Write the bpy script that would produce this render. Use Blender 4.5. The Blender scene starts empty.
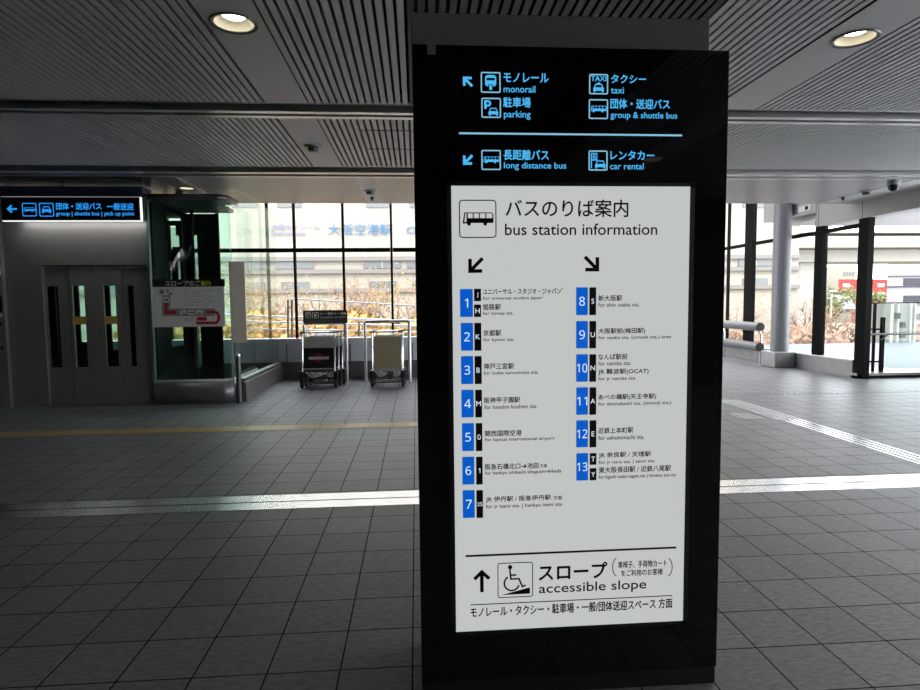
import bpy, bmesh, math, random
import numpy as np
from mathutils import Vector, Matrix
random.seed(7)
sc = bpy.context.scene
COL = sc.collection
R = math.radians
# ------------------------------------------------------------------ camera model (600 px focal length, eye 1.56 m up)
F, EYE = 600.0, 1.56
EXPO = .78                                   # camera exposure; lit signs are measured relative to it
def cam_axes():
    d = np.array([416 - 460, 345 - 302, F]); z = np.array([-.0103, 1, 0.])
    z[2] = -(d[0] * z[0] + d[1] * z[1]) / d[2]
    d /= np.linalg.norm(d); z /= np.linalg.norm(z); x = np.cross(z, d)
    if x[0] < 0: x = -x
    return np.array([x, d, z])
CM = cam_axes()
def at(px, py, X=None, Y=None, Z=None):
    """measured photo point -> point on the real plane it lies in"""
    r = CM @ np.array([px - 460, 345 - py, F])
    t = X / r[0] if X is not None else (Y / r[1] if Y is not None else (Z - EYE) / r[2])
    return Vector((r[0] * t, r[1] * t, EYE + r[2] * t))
# ------------------------------------------------------------------ materials
def mat(name, col, rough=.5, metal=0., noise=.06, nscale=6., emit=None, estr=1., spec=.5, coat=0., alpha=1., bump=0.):
    m = bpy.data.materials.new(name); m.use_nodes = True
    nt = m.node_tree; b = nt.nodes['Principled BSDF']
    b.inputs['Roughness'].default_value = rough; b.inputs['Metallic'].default_value = metal
    b.inputs['Specular IOR Level'].default_value = spec
    b.inputs['Coat Weight'].default_value = coat
    c = (*col, 1)
    b.inputs['Base Color'].default_value = c
    if emit:
        b.inputs['Emission Color'].default_value = (*emit, 1); b.inputs['Emission Strength'].default_value = estr / 2 ** EXPO
    elif noise or bump:
        tc = nt.nodes.new('ShaderNodeTexCoord'); n = nt.nodes.new('ShaderNodeTexNoise')
        n.inputs['Scale'].default_value = nscale; n.inputs['Detail'].default_value = 4
        nt.links.new(tc.outputs['Object'], n.inputs['Vector'])
        if noise:
            mx = nt.nodes.new('ShaderNodeMix'); mx.data_type = 'RGBA'
            mx.inputs['A'].default_value = tuple(v * (1 - noise) for v in col) + (1,)
            mx.inputs['B'].default_value = tuple(min(1, v * (1 + noise)) for v in col) + (1,)
            nt.links.new(n.outputs['Fac'], mx.inputs['Factor']); nt.links.new(mx.outputs['Result'], b.inputs['Base Color'])
        if bump:
            bp = nt.nodes.new('ShaderNodeBump'); bp.inputs['Strength'].default_value = bump; bp.inputs['Distance'].default_value = .01
            nt.links.new(n.outputs['Fac'], bp.inputs['Height']); nt.links.new(bp.outputs['Normal'], b.inputs['Normal'])
    return m
def glass(name, tint, refl=.08, rough=.02):
    m = bpy.data.materials.new(name); m.use_nodes = True
    nt = m.node_tree; nt.nodes.clear()
    out = nt.nodes.new('ShaderNodeOutputMaterial'); mx = nt.nodes.new('ShaderNodeMixShader')
    tr = nt.nodes.new('ShaderNodeBsdfTransparent'); tr.inputs['Color'].default_value = (*tint, 1)
    gl = nt.nodes.new('ShaderNodeBsdfGlossy'); gl.inputs['Roughness'].default_value = rough
    lw = nt.nodes.new('ShaderNodeLayerWeight'); lw.inputs['Blend'].default_value = .5
    pw = nt.nodes.new('ShaderNodeMath'); pw.operation = 'POWER'; pw.inputs[1].default_value = 5
    ml = nt.nodes.new('ShaderNodeMath'); ml.operation = 'MULTIPLY_ADD'; ml.inputs[1].default_value = .5; ml.inputs[2].default_value = refl * .25
    nt.links.new(lw.outputs['Facing'], pw.inputs[0]); nt.links.new(pw.outputs[0], ml.inputs[0]); nt.links.new(ml.outputs[0], mx.inputs[0])
    nt.links.new(tr.outputs[0], mx.inputs[1]); nt.links.new(gl.outputs[0], mx.inputs[2])
    nt.links.new(mx.outputs[0], out.inputs[0])
    return m
def floor_mat():
    m = bpy.data.materials.new('stone_floor_tiles'); m.use_nodes = True
    nt = m.node_tree; b = nt.nodes['Principled BSDF']; L = nt.links.new; N = nt.nodes.new
    tc = N('ShaderNodeTexCoord'); mp = N('ShaderNodeMapping')
    mp.inputs['Location'].default_value = (.346, -2.787 + 10 * .3065, 0)
    L(tc.outputs['Object'], mp.inputs['Vector'])
    br = N('ShaderNodeTexBrick'); br.offset = 0; br.squash = 1
    br.inputs['Scale'].default_value = 1; br.inputs['Brick Width'].default_value = .307; br.inputs['Row Height'].default_value = .3065
    br.inputs['Mortar Size'].default_value = .0034; br.inputs['Mortar Smooth'].default_value = .1
    br.inputs['Color1'].default_value = (.172, .170, .172, 1); br.inputs['Color2'].default_value = (.204, .202, .204, 1)
    br.inputs['Mortar'].default_value = (.004, .004, .004, 1)
    L(mp.outputs[0], br.inputs['Vector'])
    n1 = N('ShaderNodeTexNoise'); n1.inputs['Scale'].default_value = 60; n1.inputs['Detail'].default_value = 6
    mp2 = N('ShaderNodeMapping'); mp2.inputs['Scale'].default_value = (.35, 1, 1); L(tc.outputs['Object'], mp2.inputs['Vector']); L(mp2.outputs[0], n1.inputs['Vector'])
    mx = N('ShaderNodeMix'); mx.data_type = 'RGBA'; mx.blend_type = 'OVERLAY'; mx.inputs['Factor'].default_value = .75
    L(br.outputs['Color'], mx.inputs['A']); L(n1.outputs['Fac'], mx.inputs['B']); L(mx.outputs['Result'], b.inputs['Base Color'])
    mr = N('ShaderNodeMapRange'); mr.inputs['To Min'].default_value = .34; mr.inputs['To Max'].default_value = .52
    L(n1.outputs['Fac'], mr.inputs['Value']); L(mr.outputs[0], b.inputs['Roughness'])
    ad = N('ShaderNodeMath'); ad.operation = 'MULTIPLY_ADD'; ad.inputs[1].default_value = .25
    iv = N('ShaderNodeMath'); iv.operation = 'SUBTRACT'; iv.inputs[0].default_value = 1; L(br.outputs['Fac'], iv.inputs[1])
    L(n1.outputs['Fac'], ad.inputs[0]); L(iv.outputs[0], ad.inputs[2])
    bp = N('ShaderNodeBump'); bp.inputs['Strength'].default_value = .6; bp.inputs['Distance'].default_value = .004
    L(ad.outputs[0], bp.inputs['Height']); L(bp.outputs[0], b.inputs['Normal'])
    sp = N('ShaderNodeMath'); sp.operation = 'MULTIPLY'; sp.inputs[1].default_value = .34; L(iv.outputs[0], sp.inputs[0]); L(sp.outputs[0], b.inputs['Specular IOR Level'])
    return m
def perforated_mat():
    m = mat('perforated_ceiling_metal', (.44, .435, .43), .36, .3, 0)
    nt = m.node_tree; b = nt.nodes['Principled BSDF']; N = nt.nodes.new; L = nt.links.new
    tc = N('ShaderNodeTexCoord'); v = N('ShaderNodeTexVoronoi'); v.inputs['Scale'].default_value = 26; v.inputs['Randomness'].default_value = 0
    L(tc.outputs['Object'], v.inputs['Vector'])
    r = N('ShaderNodeValToRGB'); r.color_ramp.elements[0].position = .30; r.color_ramp.elements[1].position = .36
    r.color_ramp.elements[0].color = (.10, .09, .08, 1); r.color_ramp.elements[1].color = (.44, .435, .43, 1)
    L(v.outputs['Distance'], r.inputs[0]); L(r.outputs[0], b.inputs['Base Color'])
    return m
M = dict(
    floor=floor_mat(), perf=perforated_mat(),
    slat=mat('ceiling_slat_paint', (.54, .545, .555), .45, .15, .05, 3),
    slat_back=mat('ceiling_void', (.025, .025, .025), .8, 0, 0),
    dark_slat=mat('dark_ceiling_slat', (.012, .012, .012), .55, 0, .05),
    plain=mat('plain_ceiling_panel', (.54, .535, .535), .45, .15, .04, 3),
    alu=mat('brushed_aluminium', (.62, .62, .61), .28, .9, .05, 20),
    alu_dark=mat('dark_aluminium', (.12, .12, .12), .35, .6, .05, 20),
    joint=mat('stainless_floor_joint', (.78, .78, .80), .24, 1., 0),
    steel=mat('stainless_steel', (.42, .415, .40), .30, .85, .06, 3),
    steel_door=mat('door_steel', (.27, .26, .245), .42, .6, .06, 3),
    chrome=mat('chrome', (.75, .75, .75), .16, 1., 0),
    black_glass=mat('black_glass', (.004, .004, .005), .04, 0, 0, spec=.45),
    black=mat('black_metal', (.008, .008, .009), .45, 0, .05),
    bar=mat('dark_grey_metal', (.13, .125, .115), .5, 0, .05),
    panel=mat('white_light_panel', (.03, .03, .03), .3, 0, 0, spec=.2, emit=(.52, .545, .535), estr=1.0),
    ink=mat('black_ink', (.006, .006, .007), .5, 0, 0, spec=.2),
    ink_grey=mat('grey_ink', (.035, .035, .037), .5, 0, 0, spec=.2),
    blue=mat('blue_plate', (.004, .10, .55), .4, 0, 0, emit=(.0, .085, .47), estr=1.0),
    num=mat('white_backlit_numeral', (.6, .7, .75), .4, 0, 0, emit=(.62, .75, .85), estr=1.0),
    tag=mat('black_plate', (.008, .008, .008), .4, 0, 0),
    cyan=mat('cyan_backlit_lettering', (.02, .3, .6), .4, 0, 0, emit=(.075, .43, .78), estr=1.0),
    cyan_line=mat('pale_cyan_backlit_line', (.2, .4, .5), .4, 0, 0, emit=(.22, .46, .62), estr=1.0),
    sign_blue=mat('blue_backlit_lettering', (.02, .2, .6), .4, 0, 0, emit=(.02, .29, .80), estr=1.0),
    sign_white=mat('lit_sign_rim', (.8, .8, .8), .4, 0, 0, emit=(.9, .9, .9), estr=1.1),
    glass=glass('clear_window_glass', (.98, .985, .985)),
    glass_green=glass('green_tinted_glass', (.72, .90, .84)),
    glass_pale=glass('pale_green_glass', (.91, .96, .935)),
    glass_smoke=glass('smoked_green_glass', (.46, .56, .52)),
    bumper=mat('dull_steel_tube', (.19, .19, .20), .38, .6, .05),
    dark_soffit=mat('dark_gloss_soffit', (.05, .055, .065), .22, .3, .1),
    slot=mat('lit_sign_slot', (.9, .9, .9), .4, 0, 0, emit=(1, 1, 1), estr=7.),
    chrome_shine=mat('painted_chrome_shine', (.72, .72, .74), .28, .35, 0),  # chrome rails, with the floor's reflection put into a pale base colour
    mullion=mat('black_mullion', (.0045, .0045, .0045), .6, 0, .05, spec=.06),
    yellow=mat('yellow_tactile_paving', (.50, .33, .11), .28, 0, .1, 20, bump=.2),
    stud=mat('steel_stud', (.7, .7, .7), .25, 1., 0),
    dado=mat('grey_dado_panel', (.76, .76, .82), .45, .1, .04),
    ledge=mat('white_ledge', (.80, .80, .80), .35, 0, .03),
    kerb=mat('dark_kerb_stone', (.13, .125, .12), .45, .1, .08),
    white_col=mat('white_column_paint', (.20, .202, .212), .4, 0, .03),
    fascia=mat('white_fascia', (.40, .40, .40), .45, 0, .03),
    wall=mat('dark_interior_wall', (.03, .03, .03), .6, 0, .05),
    dark_blue=mat('dark_blue_glass', (.020, .032, .055), .15, 0, .2, 2),
    shaft_dark=mat('dark_shaft_lining', (.004, .005, .005), .6, 0, .1, spec=.1),
    rubber=mat('black_rubber', (.012, .012, .012), .6, 0, .05),
    trolley_grey=mat('trolley_grey_plastic', (.36, .34, .32), .5, .1, .05),
    advert_dark=mat('dark_advert_panel', (.010, .008, .008), .3, 0, 0),
    advert_red=mat('red_advert_glow', (.14, .008, .02), .4, 0, 0),
    advert_white=mat('pale_advert_print', (.55, .52, .50), .5, 0, 0),
    khaki=mat('khaki_plate', (.36, .30, .17), .45, .1, .05),
    board=mat('white_board', (.66, .65, .61), .4, 0, .03),
    board_black=mat('board_black', (.006, .006, .006), .4, 0, 0),
    lemon=mat('yellow_print', (.75, .68, .08), .5, 0, 0),
    kerb_steel=mat('brushed_kerb_steel', (.36, .36, .35), .42, .7, .35, 4),
    white=mat('white_print', (.75, .75, .72), .5, 0, 0),
    red=mat('red_print', (.42, .012, .016), .5, 0, 0),
    map_grey=mat('grey_print', (.26, .24, .22), .5, 0, 0),
    beige=mat('beige_board', (.78, .68, .58), .5, 0, .04),
    sticker=mat('yellow_sticker', (.45, .30, .06), .5, 0, .1, 60),
    lamp=mat('lamp_glow', (1, 1, .9), .5, 0, 0, emit=(1., .93, .76), estr=28.),
    reflector=mat('lamp_reflector', (.36, .34, .28), .5, 0, 0),
    cctv=mat('grey_camera_housing', (.30, .30, .30), .4, 0, 0),
    # outside
    station=mat('cream_facade', (.265, .24, .195), .8, 0, .04, .3),
    station_pane=mat('grey_facade_window', (.11, .113, .107), .25, 0, .1, 1),
    station_trim=mat('facade_trim', (.155, .14, .125), .8, 0, .05),
    sign_letter=mat('blue_facade_letter', (.03, .11, .22), .5, 0, 0),
    purple_letter=mat('lilac_facade_letter', (.15, .135, .24), .5, 0, 0),
    viaduct=mat('pale_concrete', (.34, .325, .285), .8, 0, .05, .5),
    red_wall=mat('red_facade', (.24, .028, .02), .8, 0, .06, .3),
    lilac=mat('lilac_grey_cladding', (.28, .275, .32), .7, 0, .04, .3),
    gap=mat('car_park_opening', (.045, .045, .055), .8, 0, .1),
    tower=mat('grey_green_tower', (.13, .135, .115), .6, 0, .06),
    dark_pane=mat('dark_tower_window', (.02, .02, .02), .8, 0, 0, spec=.05),
    deck=mat('grey_blue_deck', (.085, .09, .11), .6, 0, .05),
    ground=mat('brown_ground', (.20, .165, .125), .9, 0, .3, .25),
    leaf_orange=mat('orange_leaves', (.30, .17, .05), .7, 0, .35, 3),
    leaf_rust=mat('rust_leaves', (.20, .12, .075), .7, 0, .3, 3),
    leaf_green=mat('green_leaves', (.11, .13, .04), .7, 0, .3, 3),
    bark=mat('grey_bark', (.22, .15, .10), .9, 0, .2, 8),
    roof_grey=mat('grey_roof', (.38, .38, .40), .7, 0, .1),
)
# ------------------------------------------------------------------ mesh builder
class MB:
    def __init__(s): s.bm = bmesh.new()
    def box(s, x0, x1, y0, y1, z0, z1):
        v = [s.bm.verts.new(p) for p in ((x0,y0,z0),(x1,y0,z0),(x1,y1,z0),(x0,y1,z0),(x0,y0,z1),(x1,y0,z1),(x1,y1,z1),(x0,y1,z1))]
        for f in ((3,2,1,0),(4,5,6,7),(0,1,5,4),(1,2,6,5),(2,3,7,6),(3,0,4,7)): s.bm.faces.new([v[i] for i in f])
        return s
    def quad(s, *pts):
        s.bm.faces.new([s.bm.verts.new(p) for p in pts]); return s
    def tube(s, pts, r, n=10, cap=True):
        pts = [Vector(p) for p in pts]; rings = []
        rr = r if isinstance(r, (list, tuple)) else [r] * len(pts)
        prev = None
        for i, p in enumerate(pts):
            a = pts[max(0, i - 1)]; b = pts[min(len(pts) - 1, i + 1)]
            t = (b - a).normalized()
            if prev is None:
                u = t.orthogonal().normalized()
            else:
                u = (prev - t * prev.dot(t)).normalized()
            prev = u; w = t.cross(u)
            rings.append([s.bm.verts.new(p + (u * math.cos(2*math.pi*k/n) + w * math.sin(2*math.pi*k/n)) * rr[i]) for k in range(n)])
        for a, b in zip(rings, rings[1:]):
            for k in range(n): s.bm.faces.new((a[k], a[(k+1) % n], b[(k+1) % n], b[k]))
        if cap: s.bm.faces.new(rings[0][::-1]); s.bm.faces.new(rings[-1])
        return s
    def block(s, x0, x1, y0, y1, z0, z1):
        """upright block whose left flank runs back along the street, away from the station"""
        k = y1 / y0
        v = [s.bm.verts.new(p) for p in ((x0,y0,z0),(x1,y0,z0),(x1*k,y1,z0),(x0*k+1,y1,z0),(x0,y0,z1),(x1,y0,z1),(x1*k,y1,z1),(x0*k+1,y1,z1))]
        for f in ((3,2,1,0),(4,5,6,7),(0,1,5,4),(1,2,6,5),(2,3,7,6),(3,0,4,7)): s.bm.faces.new([v[i] for i in f])
        return s
    def lathe(s, c, prof, n=32, axis='Z'):
        """prof: (radius, along)"""
        c = Vector(c); rings = []
        for r, h in prof:
            ring = []
            for k in range(n):
                a = 2*math.pi*k/n; u, w = r*math.cos(a), r*math.sin(a)
                ring.append(s.bm.verts.new(c + (Vector((u, w, h)) if axis == 'Z' else Vector((h, u, w)) if axis == 'X' else Vector((u, h, w)))))
            rings.append(ring)
        for a, b in zip(rings, rings[1:]):
            for k in range(n): s.bm.faces.new((a[k], a[(k+1) % n], b[(k+1) % n], b[k]))
        return s
    def disc(s, c, r, n=32, axis='Z'):
        c = Vector(c)
        s.bm.faces.new([s.bm.verts.new(c + (Vector((r*math.cos(2*math.pi*k/n), r*math.sin(2*math.pi*k/n), 0)) if axis == 'Z' else Vector((r*math.cos(2*math.pi*k/n), 0, r*math.sin(2*math.pi*k/n))))) for k in range(n)])
        return s
    def poly(s, pts, y0, y1):
        """outline in X,Z extruded in Y"""
        a = [s.bm.verts.new((p[0], y0, p[1])) for p in pts]; b = [s.bm.verts.new((p[0], y1, p[1])) for p in pts]
        s.bm.faces.new(a); s.bm.faces.new(b[::-1]); n = len(pts)
        for k in range(n): s.bm.faces.new((a[k], b[k], b[(k+1) % n], a[(k+1) % n]))
        return s
    def build(s, name, m, parent=None, smooth=False, bevel=0., loc=None, base=None):
        bmesh.ops.recalc_face_normals(s.bm, faces=s.bm.faces)
        me = bpy.data.meshes.new(name)
        if base is not None: bmesh.ops.translate(s.bm, verts=s.bm.verts, vec=-Vector(base))
        s.bm.to_mesh(me); s.bm.free()
        if isinstance(m, str): m = M[m]
        me.materials.append(m)
        o = bpy.data.objects.new(name, me); COL.objects.link(o)
        if base is not None: o.location = base
        if parent: o.parent = parent; o.matrix_parent_inverse = Matrix.Translation(-root_loc(parent))
        if smooth:
            for p in me.polygons: p.use_smooth = True
            md = o.modifiers.new('edge', 'EDGE_SPLIT'); md.split_angle = R(40)
        if bevel:
            md = o.modifiers.new('bevel', 'BEVEL'); md.width = bevel; md.segments = 2; md.limit_method = 'ANGLE'
        return o
def root_loc(o):
    return Vector(o.location) if o.type == 'EMPTY' else Vector((0, 0, 0))
def tag(o, label=None, cat=None, group=None, kind=None):
    if label: o['label'] = label
    if cat: o['category'] = cat
    if group: o['group'] = group
    if kind: o['kind'] = kind
    return o
def thing(name, loc, label, cat, group=None):
    o = bpy.data.objects.new(name, None); COL.objects.link(o); o.location = loc; o.empty_display_size = .1
    return tag(o, label, cat, group)
def struct(o): o['kind'] = 'structure'; return o
def copy_tree(o, parent=None):
    c = o.copy(); COL.objects.link(c)
    if parent: c.parent = parent
    for ch in o.children: copy_tree(ch, c)
    return c
# ------------------------------------------------------------------ lettering
def text_mesh(body, bold=0.):
    c = bpy.data.curves.new('text', 'FONT'); c.body = body; c.resolution_u = 4
    o = bpy.data.objects.new('text', c); COL.objects.link(o)
    bpy.context.view_layer.update()
    me = bpy.data.meshes.new_from_object(o.evaluated_get(bpy.context.evaluated_depsgraph_get()))
    bpy.data.objects.remove(o); bpy.data.curves.remove(c)
    return me
def text(body, x0, x1, z0, z1, y, m, parent, name='lettering', bold=0., keep=False):
    """lettering filling the box x0..x1, z0..z1 in the plane Y=y, facing -Y"""
    me = text_mesh(body, bold)
    vs = [v.co.copy() for v in me.vertices]
    ax0, ax1 = min(v.x for v in vs), max(v.x for v in vs); ay0, ay1 = min(v.y for v in vs), max(v.y for v in vs)
    sx = (x1 - x0) / max(1e-6, ax1 - ax0); sy = (z1 - z0) / max(1e-6, ay1 - ay0)
    if keep: sx = sy; xc = (x0 + x1) / 2; x0 = xc - sx * (ax1 - ax0) / 2
    for v in me.vertices:
        v.co = (x0 + (v.co.x - ax0) * sx, y, z0 + (v.co.y - ay0) * sy)
    o = bpy.data.objects.new(name, me); COL.objects.link(o); me.materials.clear(); me.materials.append(M[m])
    me.name = name
    if bold > 0:
        d = bold * (z1 - z0); bm = bmesh.new(); bm.from_mesh(me)
        for i, (ex, ez) in enumerate(((d, 0), (-d, 0), (0, d), (0, -d))):
            bm.from_mesh(me); bm.verts.ensure_lookup_table(); n0 = len(bm.verts) - len(me.vertices)
            bmesh.ops.translate(bm, verts=bm.verts[n0:], vec=(ex, -.00005*(i + 1), ez))
        bm.to_mesh(me); bm.free()
    if parent: o.parent = parent; o.matrix_parent_inverse = Matrix.Translation(-root_loc(parent))
    return o
def full(t): return ''.join(chr(ord(c) - 0x30 + 0x1D7E2) if c.isdigit() else c for c in t)
class Face:
    """a sign face in the plane Y; all positions are measured on the photograph and become metres on that plane"""
    def __init__(s, Y, lift=.0015): s.Y = Y; s.y = Y - lift
    def p(s, x, y): v = at(x, y, Y=s.Y); return v.x, v.z
    def T(s, body, x0, x1, y0, y1, m, parent, bold=0., keep=False, slant=0., name='lettering'):
        xc, yc = (x0 + x1) / 2, (y0 + y1) / 2
        h = (y1 - y0 - slant) / 2
        a, b = s.p(x0, yc), s.p(x1, yc)
        z0, z1 = s.p(xc, yc + h)[1], s.p(xc, yc - h)[1]
        return text(body, a[0], b[0], z0, z1, s.y, m, parent, name, bold, keep)
    def shape(s, mb, pts, dy=.0):
        mb.quad(*[(q[0], s.y - dy, q[1]) for q in (s.p(*t) for t in pts)]); return mb
    def rect(s, x0, x1, y0, y1):
        c = (x0 + x1) / 2; r = (y0 + y1) / 2
        X0, X1 = s.p(x0, r)[0], s.p(x1, r)[0]; Z0, Z1 = s.p(c, y1)[1], s.p(c, y0)[1]
        return X0, X1, Z0, Z1
def round_rect(x0, x1, z0, z1, r, n=5):
    pts = []
    for cx, cz, a0 in ((x1-r, z1-r, 0), (x0+r, z1-r, 90), (x0+r, z0+r, 180), (x1-r, z0+r, 270)):
        for k in range(n + 1):
            a = R(a0 + 90*k/n); pts.append((cx + r*math.cos(a), cz + r*math.sin(a)))
    return pts
def flat(mb, pts, y):
    mb.bm.faces.new([mb.bm.verts.new((p[0], y, p[1])) for p in pts][::-1]); return mb
def ring(mb, outer, inner, y):
    a = [mb.bm.verts.new((p[0], y, p[1])) for p in outer]; b = [mb.bm.verts.new((p[0], y, p[1])) for p in inner]; n = len(a)
    for k in range(n): mb.bm.faces.new((a[k], b[k], b[(k+1) % n], a[(k+1) % n]))
    return mb
def frame_box(mb, x0, x1, z0, z1, t, r, y):
    return ring(mb, round_rect(x0, x1, z0, z1, r), round_rect(x0+t, x1-t, z0+t, z1-t, max(r-t, t*.3)), y)
def stroke(mb, pts, w, y, closed=False):
    """flat polyline of width w in X,Z with mitred joints"""
    n = len(pts); L = []; Rr = []
    for i in range(n):
        p = Vector(pts[i]); a = Vector(pts[i-1]) if (i or closed) else None; b = Vector(pts[(i+1) % n]) if (i < n-1 or closed) else None
        d1 = (p - a).normalized() if a is not None else (b - p).normalized(); d2 = (b - p).normalized() if b is not None else d1
        n1 = Vector((-d1.y, d1.x)); n2 = Vector((-d2.y, d2.x)); m_ = (n1 + n2)
        m_ = m_.normalized() if m_.length > 1e-6 else n1
        k = w/2 / max(.35, m_.dot(n1)); L.append(p + m_*k); Rr.append(p - m_*k)
    vl = [mb.bm.verts.new((q.x, y, q.y)) for q in L]; vr = [mb.bm.verts.new((q.x, y, q.y)) for q in Rr]
    for i in range(n if closed else n-1):
        j = (i+1) % n; mb.bm.faces.new((vl[i], vl[j], vr[j], vr[i]))
    return mb
def icon(kind, x0, x1, z0, z1, y):
    """pictogram drawn in its box (unit coordinates u right, v up)"""
    mb = MB(); W = x1 - x0; H = z1 - z0
    P = lambda u, v: (x0 + u*W, z0 + v*H)
    def fl(pts): flat(mb, [P(*p) for p in pts], y)
    def bx(a, b, c, d): fl([(a, c), (b, c), (b, d), (a, d)][::-1])
    def ci(u, v, r, n=14): fl([(u + r*math.cos(2*math.pi*k/n), v + r*math.sin(2*math.pi*k/n)) for k in range(n)])
    def bus(a, b, c, d):
        w, h = b-a, d-c
        q = lambda u, v: (a + u*w, c + v*h)
        def bb(u0, u1, v0, v1): fl([q(u0, v0), q(u1, v0), q(u1, v1), q(u0, v1)])
        bb(.15, 1, .22, .58); bb(0, .15, .18, .30); fl([q(0, .3), q(.05, .3), q(.085, .9), q(.05, 1)]); bb(.12, .165, .3, .93)
        bb(.05, .95, .93, 1.0)
        for u in (.34, .54, .75): bb(u - .018, u + .018, .58, .93)
        fl([q(.96, .58), q(1, .58), q(1, .82), q(.95, 1), q(.92, .96), q(.96, .85)])
        for u in (.2, .73):
            fl([(a + u*w + .062*w*math.cos(t*math.pi/7), c + .16*h + .14*h*math.sin(t*math.pi/7)) for t in range(14)])
    def car(a, b, c, d, roof=False):
        w, h = b-a, d-c
        q = lambda u, v: (a + u*w, c + v*h)
        fl([q(0, .18), q(1, .18), q(1, .48), q(.93, .58), q(.07, .58), q(0, .48)])
        fl([q(.07, .58), q(.16, .58), q(.26, .90), q(.18, .95)]); fl([q(.84, .58), q(.93, .58), q(.82, .95), q(.74, .90)])
        fl([q(.18, .88), q(.82, .88), q(.78, 1), q(.22, 1)])
        fl([q(.04, 0), q(.2, 0), q(.2, .18), q(.04, .18)]); fl([q(.8, 0), q(.96, 0), q(.96, .18), q(.8, .18)])
        if roof: fl([q(.36, 1), q(.64, 1), q(.60, 1.14), q(.40, 1.14)])
    if kind == 'bus': bus(.1, .92, .33, .67)
    if kind == 'big_bus': bus(.10, .92, .315, .67)
    if kind == 'car': car(.18, .82, .25, .75)
    if kind == 'taxi':
        car(.22, .78, .1, .52, True)
    if kind == 'parking':
        bx(.15, .26, .45, .88); stroke(mb, [P(.2, .83)] + [P(.33 + .12*math.sin(R(a)), .72 + .11*math.cos(R(a))) for a in range(0, 181, 30)] + [P(.2, .61)], .1*W, y)
        car(.36, .86, .1, .5)
    if kind == 'rental':
        bx(.12, .18, .12, .88); bx(.12, .46, .50, .56); bx(.12, .46, .84, .88); bx(.42, .46, .5, .88)
        bx(.23, .27, .58, .82); stroke(mb, [P(.25, .8), P(.34, .8), P(.36, .74), P(.34, .68), P(.25, .68)], .04*W, y); stroke(mb, [P(.31, .68), P(.38, .58)], .045*W, y)
        car(.34, .9, .1, .5)
    if kind == 'monorail':
        fl([(.22, .42), (.26, .34), (.38, .30), (.38, .40), (.62, .40), (.62, .30), (.74, .34), (.78, .42), (.78, .6), (.22, .6)])
        fl([(.22, .6), (.29, .6), (.29, .72), (.22, .72)]); fl([(.71, .6), (.78, .6), (.78, .72), (.71, .72)])
        fl([(.22, .72), (.78, .72), (.74, .82), (.64, .86), (.36, .86), (.26, .82)])
        bx(.43, .57, .14, .37)
    if kind == 'wheelchair':
        ci(.355, .87, .062)
        stroke(mb, [P(.345, .82), P(.375, .53), P(.60, .53), P(.70, .30), P(.79, .34)], .048*W, y)
        stroke(mb, [P(.37, .64), P(.53, .64)], .048*W, y)
        stroke(mb, [P(.40 + .21*math.cos(R(a)), .41 + .21*math.sin(R(a))) for a in range(122, 352, 10)], .048*W, y)
        fl([(.11, .085), (.91, .09), (.91, .27)])
    return mb
def arrow(mb, x0, x1, z0, z1, ang, y, w=.19):
    """arrow filling the box, pointing at angle ang (degrees, 90 = up)"""
    cx, cz = (x0+x1)/2, (z0+z1)/2; L = min(x1-x0, z1-z0)
    diag = abs(ang % 90) > 1
    S = L * (1.25 if diag else 1.0)
    T = lambda u, v: (cx + (u*math.cos(R(ang)) - v*math.sin(R(ang)))*S, cz + (u*math.sin(R(ang)) + v*math.cos(R(ang)))*S)
    off = .09 if diag else 0
    stroke(mb, [T(-.5 + off*.3, 0), T(.42 - off, 0)], w*S, y)
    stroke(mb, [T(.05 - off, .40), T(.46 - off, 0), T(.05 - off, -.40)], w*S, y - .0002)
    return mb
# ================================================================== SETTING
RX = 10.4                                   # unseen window wall, added and set close for daylight from the right
CZ = 3.38                                   # ceiling height
YB = 12.45                                  # back window wall
XR = 8.5                                    # glazing along the right-hand side
b = MB().box(-9, RX, -6, 18.2, -.3, 0); fl_o = struct(b.build('floor', 'floor'))
# ceiling: slatted bays, plain light strips, dark bay over the sign
def slat_bay(y0, y1, name):
    back = MB().box(-9, RX, y0, y1, CZ + .13, CZ + .25).build(name, 'slat_back'); struct(back)
    s = MB(); d = MB()
    x = -9.0
    while x < RX:
        inside = lambda a, b_: a < x + .03 < b_
        if inside(-1.33, -.955) or inside(2.875, 3.33): x += .0655; continue
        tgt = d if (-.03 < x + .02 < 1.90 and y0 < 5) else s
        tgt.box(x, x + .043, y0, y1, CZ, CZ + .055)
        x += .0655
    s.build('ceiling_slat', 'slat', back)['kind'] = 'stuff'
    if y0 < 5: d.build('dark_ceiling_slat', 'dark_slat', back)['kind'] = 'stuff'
    else: d.bm.free()
    p = MB(); p.box(-1.33, -.955, y0, y1, CZ - .002, CZ + .05); p.box(2.856, 3.292, y0, y1, CZ - .002, CZ + .05)
    p.build('light_strip', 'plain', back)
slat_bay(-6, 5.706, 'ceiling')
slat_bay(6.15, 8.30, 'ceiling')
def beam(y0, y1, n):
    t = MB()
    t.box(-9, RX, y0, y1, CZ + .10, CZ + .2)
    o = t.build('trim_%d' % n, 'black'); struct(o)
    w = y1 - y0
    g = MB(); g.box(-9, RX, y0 + .01, y0 + .10, CZ + .02, CZ + .10).build('dark_profile', 'alu_dark', o)
    g = MB(); g.box(-9, RX, y0 + .20*w/.49 + .02, y0 + .30*w/.49, CZ - .015, CZ + .10).build('bright_profile', 'alu', o)
    g = MB(); g.box(-9, RX, y1 - .075, y1 - .0, CZ - .008, CZ + .10).build('edge_profile', 'alu', o)
beam(5.706, 6.15, 1); beam(8.30, 8.97, 2)
CE = 11.25                                  # where this ceiling stops
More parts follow.
